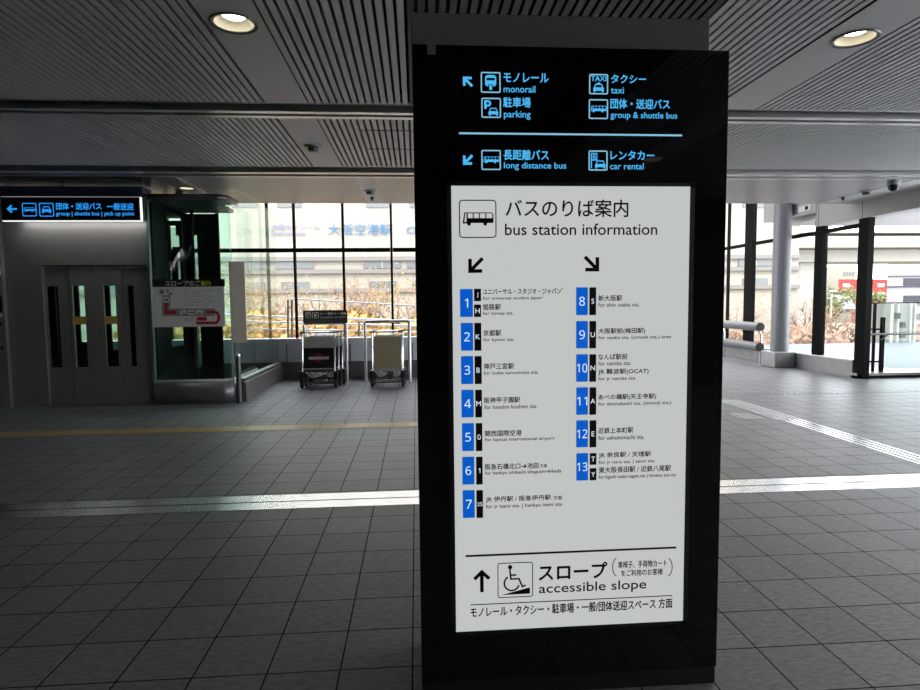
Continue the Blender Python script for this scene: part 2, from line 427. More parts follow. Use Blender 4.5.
# third bay: perforated metal, dark over the lifts, plain band along the glazing
c3 = MB().box(-3.40, 7.78, 8.97, CE, CZ, CZ + .2).build('ceiling', 'perf'); struct(c3)
MB().box(-.86, -.60, 8.97, CE, CZ - .003, CZ).build('light_strip', 'plain', c3)
d3 = MB().box(-9, -3.72, 8.97, CE, CZ, CZ + .2).build('ceiling', 'dark_soffit'); struct(d3)
MB().box(-3.72, -3.40, 8.97, CE, CZ - .004, CZ + .2).build('light_strip', 'alu_dark', d3)
struct(MB().box(7.78, 8.62, 8.97, CE, CZ - .004, CZ + .2).build('ceiling', 'plain'))
struct(MB().box(8.62, RX, 8.97, 10.6, CZ, CZ + .2).build('ceiling', 'plain'))
struct(MB().box(-9, 2.8, CE, CE + .05, CZ, 3.95).build('trim_16', 'fascia'))
struct(MB().box(-9, 2.8, CE, YB + .3, 3.91, 4.05).build('ceiling', 'fascia'))
# higher roof of the hall behind, and the outer canopy on the right
struct(MB().box(2.8, 8.9, CE, 18.2, 5.6, 5.8).build('ceiling', 'plain'))
struct(MB().box(2.8, 8.62, CE - .05, CE + .05, CZ + .2, 5.6).build('trim_3', 'fascia'))
struct(MB().box(8.75, 15, 10.6, 13.9, 3.28, 3.45).build('ceiling', 'perf'))
# closing walls behind and beside the camera
struct(MB().box(-9.2, -9, -6, YB, 0, CZ + .2).build('wall_left', 'wall'))
wr = struct(MB().box(RX, RX + .2, -6, 10.9, 0, .6).build('wall_right', 'wall'))
for i in range(9):  # unseen glazing added to let in light from the right
    o = struct(MB().box(RX + .02, RX + .14, -6 + i*2.11 - .05, -6 + i*2.11 + .05, .6, CZ + .2).build('window_%d' % (40 + i), 'mullion'))
    if i < 8: MB().quad((RX + .08, -5.95 + i*2.11, .6), (RX + .08, -5.95 + i*2.11 + 2.01, .6), (RX + .08, -5.95 + i*2.11 + 2.01, CZ + .2), (RX + .08, -5.95 + i*2.11, CZ + .2)).build('window_pane', 'glass', o)
struct(MB().box(-9, RX, -6.2, -6, 0, CZ + .2).build('wall_near', 'wall'))
struct(MB().box(2.75, 2.85, YB, 18.2, 0, .9).build('wall_hall', 'dado'))
struct(MB().box(2.85, 8.5, 18.1, 18.2, 0, .4).build('wall_far', 'dado'))
# ---- back window wall
XL, XE = -8.9, 2.8
bw = MB().box(XL, XE, YB, YB + .3, 0, .72).build('wall_back', 'dado'); struct(bw)
k = MB(); k.box(XL, XE, YB - .05, YB, 0, .36).build('baseboard_back', 'kerb', bw)
k = MB(); k.box(XL, XE, YB - .06, YB + .32, .72, .84).build('window_ledge', 'ledge', bw)
j = MB()
for i in range(9): j.box(-6.6 + i*1.28 + .10, -6.59 + i*1.28 + .108, YB - .004, YB + .01, .36, .72)
j.build('panel_joint', 'black', bw)['kind'] = 'stuff'
wx = [-8.91, -7.925, -6.94, -5.955, -4.97, -3.985, -3.0] + [-2.46 + .985*i for i in range(6)]
for i in range(len(wx)):
    x0 = wx[i]; x1 = wx[i+1] if i+1 < len(wx) else XE
    w = MB().box(x0 - .022, x0 + .022, YB + .10, YB + .2, .84, 3.91).build('window_%d' % (i+1), 'mullion'); struct(w)
    MB().box(x0 + .028, x1 - .028, YB + .10, YB + .18, 2.60, 2.68).build('transom', 'mullion', w)
    MB().box(x0 + .028, x1 - .028, YB + .14, YB + .145, .84, 2.60).build('window_pane', 'glass', w)
    MB().box(x0 + .028, x1 - .028, YB + .14, YB + .15, 2.68, 3.91).build('window_pane', 'glass', w)
# ---- glazing along the right-hand side
rk = MB().box(XR, XR + .3, 11.1, 18.1, 0, .32).build('wall_right_glazing', 'kerb_steel'); struct(rk)
MB().box(XR - .01, XR + .31, 11.1, 18.1, .32, .345).build('sill', 'ledge', rk)
posts = []
for xa, xb, t in ((690, 697, .08), (726, 729.5, .05), (743.5, 755, .10), (813, 826, .12), (856, 872, .12)):
    posts.append((at(xb, 300, X=XR + t).y, at(xa, 300, X=XR).y, t))
for i, (y0, y1, t) in enumerate(posts):
    o = MB().box(XR, XR + t, y0, y1, 0 if i == 4 else .345, 5.6 if y0 > YB else 3.06 if i == 4 else 3.2).build('window_%d' % (20 + i), 'mullion'); struct(o)
    if i < 4:
        ya = posts[i+1][1]
        for z0, z1 in ((.345, 2.90), (2.98, 5.6 if y0 > YB else 3.3)): MB().quad((XR + .04, ya, z0), (XR + .04, y0, z0), (XR + .04, y0, z1), (XR + .04, ya, z1)).build('window_pane', 'glass', o)
        MB().box(XR + .01, XR + .07, ya, y0, 2.90, 2.98).build('transom', 'mullion', o)
f1 = MB().box(XR - .02, XR + .25, 9.0, 12.28, 3.06, 3.9).build('trim_5', 'fascia'); struct(f1)
for y in (10.95, 12.2): MB().box(XR - .023, XR - .02, y, y + .012, 3.06, 3.9).build('panel_joint', 'black', f1)
struct(MB().box(XR - .04, XR + .25, 12.28, 14.2, 3.40, 3.95).build('trim_6', 'fascia'))
# ---- threshold and edge on the far right
struct(MB().box(8.45, RX + .2, 10.88, 11.06, 0, .05).build('trim_7', 'mullion'))
struct(MB().box(8.45, RX + .2, 10.9, 11.5, -.01, .10).build('trim_8', 'steel'))
# ---- kerb and frameless glass beside the lift shaft
lk = MB().box(-2.87, -2.73, 9.75, YB - .06, 0, .30).build('wall_glass_return', 'kerb'); struct(lk)
MB().box(-2.85, -2.75, 9.75, YB - .06, .30, .37).build('glazing_channel', 'alu', lk)
for y0, y1 in ((9.78, 10.62), (10.635, 11.5), (11.515, YB - .07)):
    MB().box(-2.806, -2.794, y0, y1, .37, 3.36).build('window_pane', 'glass_pale', lk)
# ---- stainless expansion joint and tactile lines in the floor
jt = MB().box(-9, RX, 4.545, 4.705, -.02, .004).build('trim_9', 'joint'); struct(jt)
MB().box(-9, RX, 4.725, 4.885, -.02, .004).build('joint_plate', 'joint', jt)
MB().box(-9, RX, 4.705, 4.725, -.02, .001).build('joint_gap', 'black', jt)
ty = MB().box(-9, 3.0, 7.46, 7.74, -.01, .0035).build('trim_10', 'yellow'); struct(ty)
s = MB()
for i in range(38):
    x = -8.6 + i*.307
    for q in (0, 1, 2): s.box(x - .008, x + .008, 7.49 + q*.1, 7.50 + q*.1 + .012, .0035, .006)
s.build('steel_stud', 'stud', ty)['kind'] = 'stuff'
struct(MB().box(-9, -6.02, 8.62, 8.95, -.01, .0035).build('trim_11', 'yellow'))
tb = MB()
for q in range(4): tb.box(4.66 + q*.075, 4.69 + q*.075, .5, 7.3, -.01, .005)
tb = tb.build('trim_12', 'stud'); tb['kind'] = 'structure'
s = MB()
for i in range(6):
    for jx in range(26):
        s.lathe((4.62 + i*.06, 7.36 + jx*.06, 0), [(.017, 0), (.013, .005), (.004, .006)], 8)
for i in range(5):
    for jx in range(7): s.lathe((4.24 + i*.06, 7.42 + jx*.06, 0), [(.017, 0), (.013, .005), (.004, .006)], 8)
s.build('warning_studs', 'stud', tb)['kind'] = 'stuff'
cl = MB().box(4.6, RX, 9.22, 9.42, -.01, .003).build('trim_13', 'kerb'); struct(cl)
s = MB()
for i in range(40): s.lathe((4.7 + i*.14, 9.27 + .05*(i % 3), 0), [(.016, 0), (.012, .006), (.003, .007)], 8)
s.build('steel_stud', 'stud', cl)['kind'] = 'stuff'
# ================================================================== INFORMATION PYLON
PY = 2.25
py = thing('information_pylon', (.6, PY + .2, 0), 'tall black bus station information pylon with lit white panel in the foreground', 'information sign')
MB().box(0, 1.19, PY + .005, PY + .40, 0, 2.493).build('cabinet', 'black', py, bevel=.006)
MB().box(.10, 1.085, PY + .0035, PY + .005, 2.02, 2.44).build('upper_glass', 'black_glass', py)
MB().box(0, 1.19, PY, PY + .004, .075, .27).build('lower_glass', 'black_glass', py)
mb = MB(); mb.box(0, .135, PY, PY + .004, .27, 2.49); mb.box(1.048, 1.19, PY, PY + .004, .27, 2.49)
mb.box(.135, 1.048, PY, PY + .004, 1.992, 2.49)
mb.build('glass_surround', 'black_glass', py)
mb = MB(); mb.box(.118, .136, PY - .004, PY + .002, .262, 1.999); mb.box(1.047, 1.065, PY - .004, PY + .002, .262, 1.999); mb.box(.118, 1.065, PY - .004, PY + .002, .262, .275); mb.box(.118, 1.065, PY - .004, PY + .002, 1.987, 2.0)
mb.build('panel_frame', 'black', py)
hb = MB().box(-.003, 1.122, PY + .02, PY + .36, 2.493, 2.612).build('top_housing', 'bar', py, bevel=.004)
MB().box(.055, .085, PY - .003, PY + .003, 2.455, 2.499).build('bracket', 'bar', py)
MB().box(.02, 1.17, PY + .03, PY + .38, 0, .05).build('plinth', 'alu_dark', py)
lp = MB().box(.136, 1.047, PY - .001, PY + .003, .275, 1.987).build('light_panel', 'panel', py)
ug = bpy.data.objects['upper_glass']
Fp = Face(PY - .001); Fu = Face(PY, .002)
# upper black face
A = 'cyan'
U = [('モノレール', 503.6, 548.3, 73.4, 82.4), ('monorail', 503.6, 535.3, 86, 92.6), ('駐車場', 503.3, 530.4, 97.6, 107.5), ('parking', 503.9, 530.4, 111, 119.7),
     ('タクシー', 611, 645.8, 75, 83.2), ('taxi', 610.7, 623.7, 87.5, 93.7), ('団体・送迎バス', 610.4, 669.5, 99.3, 108.9), ('group & shuttle bus', 610.4, 676.9, 112.4, 120.3),
     ('長距離バス', 503.6, 548.5, 150.0, 160.1), ('long distance bus', 503.9, 566, 162.5, 170.5), ('レンタカー', 610.4, 654, 151, 159.8), ('car rental', 610, 643.5, 163.2, 169.5)]
for t_, x0, x1, y0, y1 in U: Fu.T(t_, x0, x1, y0, y1, A, ug, bold=.022 if ord(t_[0]) > 255 else .012)
for kind, x0, x1, y0, y1 in (('monorail', 480.7, 500.5, 72.2, 93), ('parking', 481.3, 500.9, 98, 118), ('taxi', 589, 608, 74.2, 94.5), ('bus', 588.6, 607.9, 99.4, 119.2), ('bus', 481.3, 500.8, 150.1, 170.1), ('rental', 588.4, 607.4, 150.6, 170.7)):
    X0, X1, Z0, Z1 = Fu.rect(x0, x1, y0, y1)
    pg = icon(kind, X0, X1, Z0, Z1, PY - .002).build('pictogram', A, ug)
    frame_box(MB(), X0, X1, Z0, Z1, .0045, .006, PY - .002).build('pictogram_frame', 'cyan_line', ug) if False else None
    fm = frame_box(MB(), X0, X1, Z0, Z1, .0045, .006, PY - .002); fm.build('pictogram_frame', 'cyan_line', ug)
X0, X1, Z0, Z1 = Fu.rect(590.9, 606, 76.2, 81.2); text('TAXI', X0, X1, Z0, Z1, PY - .0022, A, ug, bold=.03)
X0, X1, Z0, Z1 = Fu.rect(462, 473.2, 76.2, 87.2); arrow(MB(), X0, X1, Z0, Z1, 135, PY - .002).build('arrow', A, ug)
X0, X1, Z0, Z1 = Fu.rect(462.3, 473.2, 154.5, 165.6); arrow(MB(), X0, X1, Z0, Z1, 225, PY - .002).build('arrow', A, ug)
X0, X1, Z0, Z1 = Fu.rect(459, 681.7, 133.6, 135.3); MB().box(X0, X1, PY - .003, PY - .001, Z0, Z1).build('divider', 'cyan_line', ug)
# white panel
I = 'ink'
yp = Fp.y
X0, X1, Z0, Z1 = Fp.rect(459, 496.4, 199.8, 238); frame_box(MB(), X0, X1, Z0, Z1, .004, .014, yp).build('pictogram_frame', I, lp)
icon('big_bus', X0, X1, Z0, Z1, yp).build('pictogram', I, lp)
Fp.T('バスのりば案内', 505.6, 628, 199.6, 217, I, lp, bold=.014)
Fp.T('bus station information', 505, 657, 223.6, 235, I, lp, bold=.012)
X0, X1, Z0, Z1 = Fp.rect(467, 484, 256.6, 274.4); arrow(MB(), X0, X1, Z0, Z1, 225, yp, .17).build('arrow', I, lp)
X0, X1, Z0, Z1 = Fp.rect(583.3, 600.3, 255.3, 272.7); arrow(MB(), X0, X1, Z0, Z1, 315, yp, .17).build('arrow', I, lp)
ROWS = [
 ('1', 460.0, 472.8, 289, 317, [('J', 474, 481, 288.7, 301.2), ('H', 474, 481, 304.5, 317)],
  [('ユニバーサル・スタジオ・ジャパン゛', 483, 562.6, 288.5, 294.3, 1), ('for universal studios japan゛', 483, 543.8, 296, 300.2, 0), ('姫路駅', 483, 500.7, 304, 310, 1), ('for himeji sta.', 483, 513.4, 311.6, 315.7, 0)]),
 ('2', 460.8, 473.1, 322.8, 350.7, [('K', 474.3, 481.3, 322.8, 350.7)], [('京都駅', 483.4, 501, 329.9, 336, 1), ('for kyoto sta.', 483.4, 514, 337.9, 341.9, 0)]),
 ('3', 461, 473.3, 356, 384, [('B', 474.6, 481.7, 356, 384)], [('神戸三宮駅', 483.7, 513.8, 363.1, 369.2, 1), ('for kobe sannomiya sta.', 483.7, 538.3, 371, 375, 0)]),
 ('4', 461.4, 473.7, 389.7, 417.4, [('M', 475.2, 482, 389.7, 417.4)], [('阪神甲子園駅', 484.2, 519.9, 397, 402.8, 1), ('for hanshin koshien sta.', 484.4, 536.9, 404.6, 408.5, 0)]),
 ('5', 462, 474, 423, 451, [('0', 475.8, 482.3, 423, 451)], [('関西国際空港', 485, 521.6, 430.2, 435.9, 1), ('for kansai international airport', 485, 554.3, 437.2, 441.3, 0)]),
 ('6', 462.3, 474.3, 456.6, 484.4, [('1', 476.1, 482.6, 456.6, 484.4)], [('阪急石橋北口➔池田', 485, 538.3, 463.2, 468.9, 1), ('方面', 539.7, 547, 463.9, 467.3, 1), ('for hankyu ishibashi kitaguchi➔ikeda', 485, 561.2, 470.2, 474.4, 0)]),
 ('7', 462.7, 474.7, 490, 517.8, [('25', 476.4, 483, 490, 517.8)], [('JR 伊丹駅 / 阪急伊丹駅', 485.8, 550.8, 495.6, 501.6, 1), ('方面', 553.2, 561.9, 495.6, 499.4, 1), ('for jr itami sta. | hankyu itami sta.', 485.8, 562.6, 503.4, 507.9, 0)]),
 ('8', 576, 587.8, 287.3, 315.1, [('S', 589.2, 596, 287.3, 315.1)], [('新大阪駅', 598.2, 622, 295.2, 301, 1), ('for shin osaka sta.', 598.2, 639.4, 302.8, 306.6, 0)]),
 ('9', 576, 587.8, 321, 348.3, [('U', 589.2, 596, 321, 348.3)], [('大阪駅前(梅田駅)', 598.2, 645, 328, 334.2, 1), ('for osaka sta. (umeda sta.) area', 598.2, 671, 335.5, 339.6, 0)]),
 ('10', 576, 587.8, 354.2, 381.7, [('N', 589.2, 596, 354.2, 381.7)], [('なんば駅前', 598.2, 627.2, 353.8, 359.6, 1), ('for namba sta.', 598.2, 630.7, 361.2, 365.2, 0), ('JR 難波駅(OCAT)', 598.2, 648.4, 368.5, 374.5, 1), ('for jr namba sta.', 598.2, 635.9, 376.7, 380.8, 0)]),
 ('11', 576.1, 587.9, 387.2, 414.7, [('A', 589.3, 596.1, 387.2, 414.7)], [('あべの橋駅(天王寺駅)', 598.2, 656, 393.9, 399.9, 1), ('for abenobashi sta. (tennoji sta.)', 598.2, 671, 401.5, 405.7, 0)]),
 ('12', 576.1, 587.9, 420.2, 447.2, [('E', 589.4, 596.2, 420.2, 447.2)], [('近鉄上本町駅', 598.2, 633.1, 427.3, 433.1, 1), ('for uehommachi sta.', 598.2, 644, 435.2, 439.3, 0)]),
 ('13', 576.2, 588, 453, 480.4, [('T', 589.6, 596.3, 453, 464.7), ('Y', 589.6, 596.3, 468, 480.2)],
  [('JR 奈良駅 / 天理駅', 598.7, 650.8, 451.7, 457.7, 1), ('for jr nara sta. | tenri sta.', 598.7, 655, 459.8, 463.9, 0), ('東大阪長田駅 / 近鉄八尾駅', 598.7, 670.7, 465.9, 471.9, 1), ('for higashi osaka nagata sta. | kintetsu yao sta.', 598.7, 676.2, 474, 478.3, 0)]),
]
for no, bx0, bx1, by0, by1, tags, lines in ROWS:
    X0, X1, Z0, Z1 = Fp.rect(bx0, bx1, by0, by1)
    flat(MB(), round_rect(X0, X1, Z0, Z1, .004), yp).build('number_plate', 'blue', lp)
    zc = (Z0 + Z1) / 2; h = .034
    if len(no) == 1: text(full(no), X0, X1, zc - h/2, zc + h/2, yp - .001, 'num', lp, 'numeral', .0, keep=True)
    else: text(full(no), X0 + .003, X1 - .003, zc - h/2, zc + h/2, yp - .001, 'num', lp, 'numeral', .0)
    for t_, a, c_, d, e in tags:
        X0, X1, Z0, Z1 = Fp.rect(a, c_, d, e)
        flat(MB(), round_rect(X0, X1, Z0, Z1, .002), yp).build('letter_plate', 'tag', lp)
        zc = (Z0 + Z1)/2; h = .019 if len(t_) == 1 else .015
        text(full(t_) if len(t_) == 1 else t_, X0, X1, zc - h/2, zc + h/2, yp - .001, 'num', lp, 'numeral', .0, keep=True)
    for t_, a, c_, d, e, main in lines:
        Fp.T(t_, a, c_, d, e, 'ink' if main else 'ink_grey', lp, bold=.022 if main else .018)
def pline(x0, y0, x1, y1, w):
    a, c_ = Fp.p(x0, y0), Fp.p(x1, y1); z = (a[1] + c_[1]) / 2
    MB().box(a[0], c_[0], yp - .0005, yp + .0004, z - w/2, z + w/2).build('divider', I, lp)
pline(465.5, 556.4, 676, 546.9, .0078); pline(470.4, 605.3, 672, 594.8, .0034)
X0, X1, Z0, Z1 = Fp.rect(473.6, 490, 570.3, 592); 
mb = MB(); xc = (X0+X1)/2; stroke(mb, [(xc, Z0), (xc, Z1 - .008)], .014, yp); stroke(mb, [(X0 + .003, Z1 - .034), (xc, Z1 - .006), (X1 - .003, Z1 - .034)], .014, yp - .0002)
mb.build('arrow', I, lp)
X0, X1, Z0, Z1 = Fp.rect(497.5, 533, 562.2, 597.2); frame_box(MB(), X0, X1, Z0, Z1, .0035, .010, yp).build('pictogram_frame', I, lp)
icon('wheelchair', X0, X1, Z0, Z1, yp).build('pictogram', I, lp)
Fp.T('スロープ', 538.9, 606.8, 562, 580, I, lp, bold=.032, slant=2.6)
Fp.T('車椅子、手荷物カート', 618, 666.6, 560.3, 567.2, I, lp, bold=.02); Fp.T('をご利用のお客様', 621, 662.5, 569, 575.3, I, lp, bold=.02)
for xa, sgn in ((612.5, 1), (672, -1)):
    a = Fp.p(xa, 567); mb = MB()
    stroke(mb, [(a[0] + sgn*(.018*(1 - math.cos(R(t)))*1.0), a[1] + .036*math.sin(R(t))) for t in range(-80, 81, 16)], .0035, yp); mb.build('bracket_mark', I, lp)
Fp.T('accessible slope', 538.9, 646, 579.5, 595.5, I, lp, bold=.010, slant=4.0)
Fp.T('モノレール・タクシー・駐車場・一般/団体送迎スペース 方面', 470.6, 672, 602.6, 612.4, I, lp, bold=.022)
# ================================================================== LIFT FRONT
EY = 9.65
el = thing('elevator', (-5, EY, 0), 'stainless steel elevator front with four slotted door leaves on the left', 'elevator')
dx = [-5.69, -5.31, -4.945, -4.53, -4.13]
DT = 2.175
mb = MB(); mb.box(-6.22, dx[0], EY, EY + .25, 0, 3.2); mb.box(dx[0], dx[4], EY, EY + .25, DT, 3.2); mb.box(dx[4] - .01, dx[4], EY, EY + .25, 0, 3.2)
mb.build('front_panel', 'steel_door', el)
MB().box(-6.37, -4.14, EY - .02, EY + .3, 3.2, CZ - .02).build('header_glass', 'dark_blue', el)
MB().box(-6.37, -4.14, EY - .05, EY - .02, 3.185, 3.225).build('header_trim', 'alu_dark', el)
mb = MB(); mb.box(dx[0], dx[4], EY - .004, EY + .03, DT - .012, DT).build('door_head', 'black', el)
slots = [(49, 59), (75, 85), (106, 116), (129, 135)]
for i in range(4):
    a, c_ = dx[i], dx[i+1]; yo = EY + .02 + (.02 if i in (0, 3) else 0)
    s0, s1 = at(slots[i][0] - (1 if i < 3 else 0), 325, Y=yo).x, at(slots[i][1] + (1 if i < 3 else 0), 325, Y=yo).x
    z0, z1 = .60, 1.86
    mb = MB(); g = .006
    mb.box(a + g, s0, yo, yo + .04, .02, DT - .012); mb.box(s1, c_ - g, yo, yo + .04, .02, DT - .012)
    mb.box(s0, s1, yo, yo + .04, .02, z0); mb.box(s0, s1, yo, yo + .04, z1, DT - .012)
    lf = mb.build('door_leaf', 'steel_door', el)
    MB().box(s0, s1, yo + .016, yo + .022, z0, z1).build('door_window', 'glass_green', lf)
    if i in (1, 2):
        zc = at(80, 320.5, Y=yo).z
        MB().box(s0 - .012, s1 + .012, yo - .002, yo + .015, zc - .06, zc + .06).build('warning_sticker', 'sticker', lf)
mb = MB()  # dark backing added behind leaf gaps and outer slots to block light
for d_ in dx[1:4]: mb.box(d_ - .02, d_ + .02, EY + .125, EY + .13, 0, DT)
mb.box(dx[0], dx[4], EY + .125, EY + .13, DT - .03, DT); mb.box(dx[0], dx[0] + .02, EY + .125, EY + .13, 0, DT); mb.box(dx[4] - .02, dx[4], EY + .125, EY + .13, 0, DT); mb.box(dx[0], dx[4], EY + .125, EY + .13, 0, .04)
for xa, xb in ((46, 56.6), (126, 138)): mb.box(at(xa, 325, Y=EY + .14).x, at(xb, 325, Y=EY + .14).x, EY + .14, EY + .15, .3, DT)
mb.build('light_block', 'shaft_dark', el)
MB().box(dx[0], dx[4], EY - .03, EY + .3, 0, .012).build('door_sill', 'alu_dark', el)
# dark linings inside the lift well, leaving the see-through gaps of the photograph
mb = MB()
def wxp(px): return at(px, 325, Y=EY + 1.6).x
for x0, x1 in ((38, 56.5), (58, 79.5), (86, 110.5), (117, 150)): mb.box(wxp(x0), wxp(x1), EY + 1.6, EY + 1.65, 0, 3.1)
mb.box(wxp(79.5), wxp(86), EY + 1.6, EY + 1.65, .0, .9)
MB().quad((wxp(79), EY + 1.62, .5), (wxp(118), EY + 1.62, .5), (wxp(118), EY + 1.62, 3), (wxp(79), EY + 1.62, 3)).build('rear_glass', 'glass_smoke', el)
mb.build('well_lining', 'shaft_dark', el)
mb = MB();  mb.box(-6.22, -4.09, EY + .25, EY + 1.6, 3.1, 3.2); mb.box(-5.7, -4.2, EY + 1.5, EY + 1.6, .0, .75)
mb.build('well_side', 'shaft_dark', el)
# call panel pier and second lift at the picture's edge
cp = thing('call_panel', (-6.28, EY - .08, 0), 'steel lift call panel column with dark display at the far left', 'panel')
MB().box(-6.37, -6.225, EY - .06, EY + .2, 0, 2.35).build('column_face', 'steel_door', cp)
MB().box(-6.312, -6.255, EY - .068, EY - .06, 1.47, 1.72).build('display', 'black_glass', cp)
MB().box(-6.310, -6.257, EY - .070, EY - .06, 1.40, 1.455).build('card_plate', 'white', cp)
for z in (1.30, .93): MB().lathe((-6.285, EY - .06, z), [(.022, 0), (.022, -.012), (0, -.013)], 16, 'Y').build('call_button', 'black', cp)
e2 = thing('elevator', (-7.3, EY, 0), 'second dark elevator front cut off by the left picture edge', 'elevator')
MB().box(-8.95, -6.38, EY, EY + .25, 2.2, CZ - .02).build('front_panel', 'steel_door', e2)
mb = MB(); mb.box(-8.95, -8.2, EY, EY + .25, 0, 2.2); mb.build('front_panel', 'steel_door', e2)
for a in (-8.18, -7.28): MB().box(a, a + .88, EY + .05, EY + .09, .02, 2.19).build('door_leaf', 'black_glass', e2)
pl = MB().box(-6.40, -6.235, EY - .10, EY - .07, 2.03, 2.12).build('number_sign', 'white'); tag(pl, 'small white plate above the lift call panel', 'sign')
MB().box(-6.345, -6.295, EY - .103, EY - .10, 2.05, 2.10).build('symbol', 'map_grey', pl)
# ---- hanging lit sign over the lift
SY = 9.35
Fs = Face(SY, .003)
sx0, sx1, sz0, sz1 = Fs.rect(1.5, 139.5, 197, 220.3)
sg = thing('direction_sign', ((sx0+sx1)/2, SY + .1, sz0), 'long black lit direction sign with blue lettering above the lift doors', 'sign')
MB().box(sx0, sx1, SY, SY + .02, sz0, sz1).build('sign_face', 'black_glass', sg)
MB().box(sx0 - .012, sx1 + .012, SY + .02, SY + .07, sz0 - .012, sz1 + .005).build('lit_rim', 'sign_white', sg)
MB().box(sx0 + .02, sx1 - .02, SY + .07, EY - .06, sz0 + .02, sz1 + .005).build('sign_box', 'black', sg)
MB().box(sx0 + .06, sx1 - .06, SY + .09, SY + .20, sz0 + .01, sz0 + .02).build('light_slot', 'slot', sg)
MB().box(sx0 - .02, sx1 + .02, SY + .015, SY + .25, sz1 + .01, sz1 + .05).build('sign_cap', 'black', sg)
sf = bpy.data.objects['sign_face']
for t_, x0, x1, y0, y1 in (('団体・送迎バス', 56.3, 101.4, 203.0, 209.6), ('一般送迎', 107, 133.4, 203.3, 210), ('group | shuttle bus | pick up point', 56.3, 134.2, 211.7, 216.6)):
    Fs.T(t_, x0, x1, y0, y1, 'sign_blue', sf, bold=.028)
for kind, x0, x1, y0, y1 in (('bus', 22.3, 36.7, 203, 216.4), ('car', 39.3, 54, 203, 216.6)):
    X0, X1, Z0, Z1 = Fs.rect(x0, x1, y0, y1)
    icon(kind, X0, X1, Z0, Z1, Fs.y).build('pictogram', 'sign_blue', sf); frame_box(MB(), X0, X1, Z0, Z1, .013, .02, Fs.y).build('pictogram_frame', 'sign_blue', sf)
X0, X1, Z0, Z1 = Fs.rect(6.8, 18, 204.5, 213.5); arrow(MB(), X0, X1, Z0, Z1, 180, Fs.y, .2).build('arrow', 'sign_blue', sf)
# ================================================================== GLASS LIFT SHAFT
sh = thing('elevator_shaft', (-3.55, EY + .6, 0), 'glass elevator shaft with green tinted panes and steel base', 'elevator shaft')
sxl, sxr = -4.10, -2.93; ST = 3.16
def corner_loop(off=0., r=.16):
    pts = [(sxl, EY + off)]
    for k in range(7):
        a = R(-90 + 90*k/6); pts.append((sxr - r + (r - off)*math.cos(a), EY + r + (r - off)*math.sin(a)))
    pts.append((sxr - off, EY + 1.5)); return pts
def wall_loop(z0, z1, off, name, m, smooth=True, back=1.5):
    mb = MB(); a = corner_loop(off); a[-1] = (a[-1][0], EY + back); lo = [mb.bm.verts.new((p[0], p[1], z0)) for p in a]; hi = [mb.bm.verts.new((p[0], p[1], z1)) for p in a]
    for k in range(len(a)-1): mb.bm.faces.new((lo[k], lo[k+1], hi[k+1], hi[k]))
    o = mb.build(name, m, sh, smooth=smooth)
    md = o.modifiers.new('thick', 'SOLIDIFY'); md.thickness = .02
    return o
wall_loop(0, .33, -.02, 'steel_base', 'kerb_steel')
wall_loop(.33, .385, -.012, 'base_rail', 'ledge')
wall_loop(.385, ST, 0, 'glass_pane', 'glass_green', True, .2)
MB().box(sxr - .012, sxr, EY + .21, EY + 1.5, .385, ST).build('side_pane', 'glass_pale', sh)
wall_loop(ST, ST + .09, -.015, 'top_rail', 'alu_dark', True, .62)
MB().box(sxl - .028, sxl + .015, EY - .02, EY + .06, 0, ST + .09).build('corner_post', 'steel_door', sh)
mb = MB(); mb.box(sxl, sxr - .06, EY + .02, EY + .62, ST + .02, ST + .08); mb.box(sxl, sxr - .30, EY + .62, EY + 1.5, ST + .02, ST + .08); mb.build('shaft_roof', 'black', sh)
LY = EY + 1.45
def xs(px): return at(px, 300, Y=LY).x
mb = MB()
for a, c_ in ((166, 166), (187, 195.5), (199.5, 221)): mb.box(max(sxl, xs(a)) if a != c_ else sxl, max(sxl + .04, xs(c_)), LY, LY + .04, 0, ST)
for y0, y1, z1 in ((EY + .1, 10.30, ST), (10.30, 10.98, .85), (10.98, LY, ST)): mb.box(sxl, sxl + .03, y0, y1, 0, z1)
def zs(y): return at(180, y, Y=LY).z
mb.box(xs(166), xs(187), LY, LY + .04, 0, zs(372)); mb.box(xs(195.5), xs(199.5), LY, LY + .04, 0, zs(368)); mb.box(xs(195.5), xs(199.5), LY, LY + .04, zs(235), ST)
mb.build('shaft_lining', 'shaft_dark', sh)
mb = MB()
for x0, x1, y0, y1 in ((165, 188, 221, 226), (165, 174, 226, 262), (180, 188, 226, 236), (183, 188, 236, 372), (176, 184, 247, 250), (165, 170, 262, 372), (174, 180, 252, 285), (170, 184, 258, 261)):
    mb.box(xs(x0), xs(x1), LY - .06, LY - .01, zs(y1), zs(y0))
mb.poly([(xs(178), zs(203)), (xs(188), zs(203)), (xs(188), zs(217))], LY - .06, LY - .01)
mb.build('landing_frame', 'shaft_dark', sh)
MB().quad((xs(165), LY + .05, .3), (xs(200), LY + .05, .3), (xs(200), LY + .05, zs(227)), (xs(165), LY + .05, zs(227))).build('rear_glass', 'glass_smoke', sh)
for px in (173, 205): MB().box(xs(px), xs(px) + .03, EY + .9, EY + .96, 0, ST).build('guide_rail', 'shaft_dark', sh)
MB().box(xs(208), xs(211), EY + .7, EY + .8, .5, 1.9).build('counterweight', 'alu_dark', sh)
for px in (178, 181, 199): MB().tube([(xs(px), EY + .8, .05), (xs(px), EY + .8, ST)], .008, 6).build('hoist_rope', 'rubber', sh)
MB().tube([(xs(181), EY + .9, .45), (xs(196), EY + .7, .62), (xs(205), EY + .6, 1.25)], .012, 6).build('travelling_cable', 'rubber', sh)
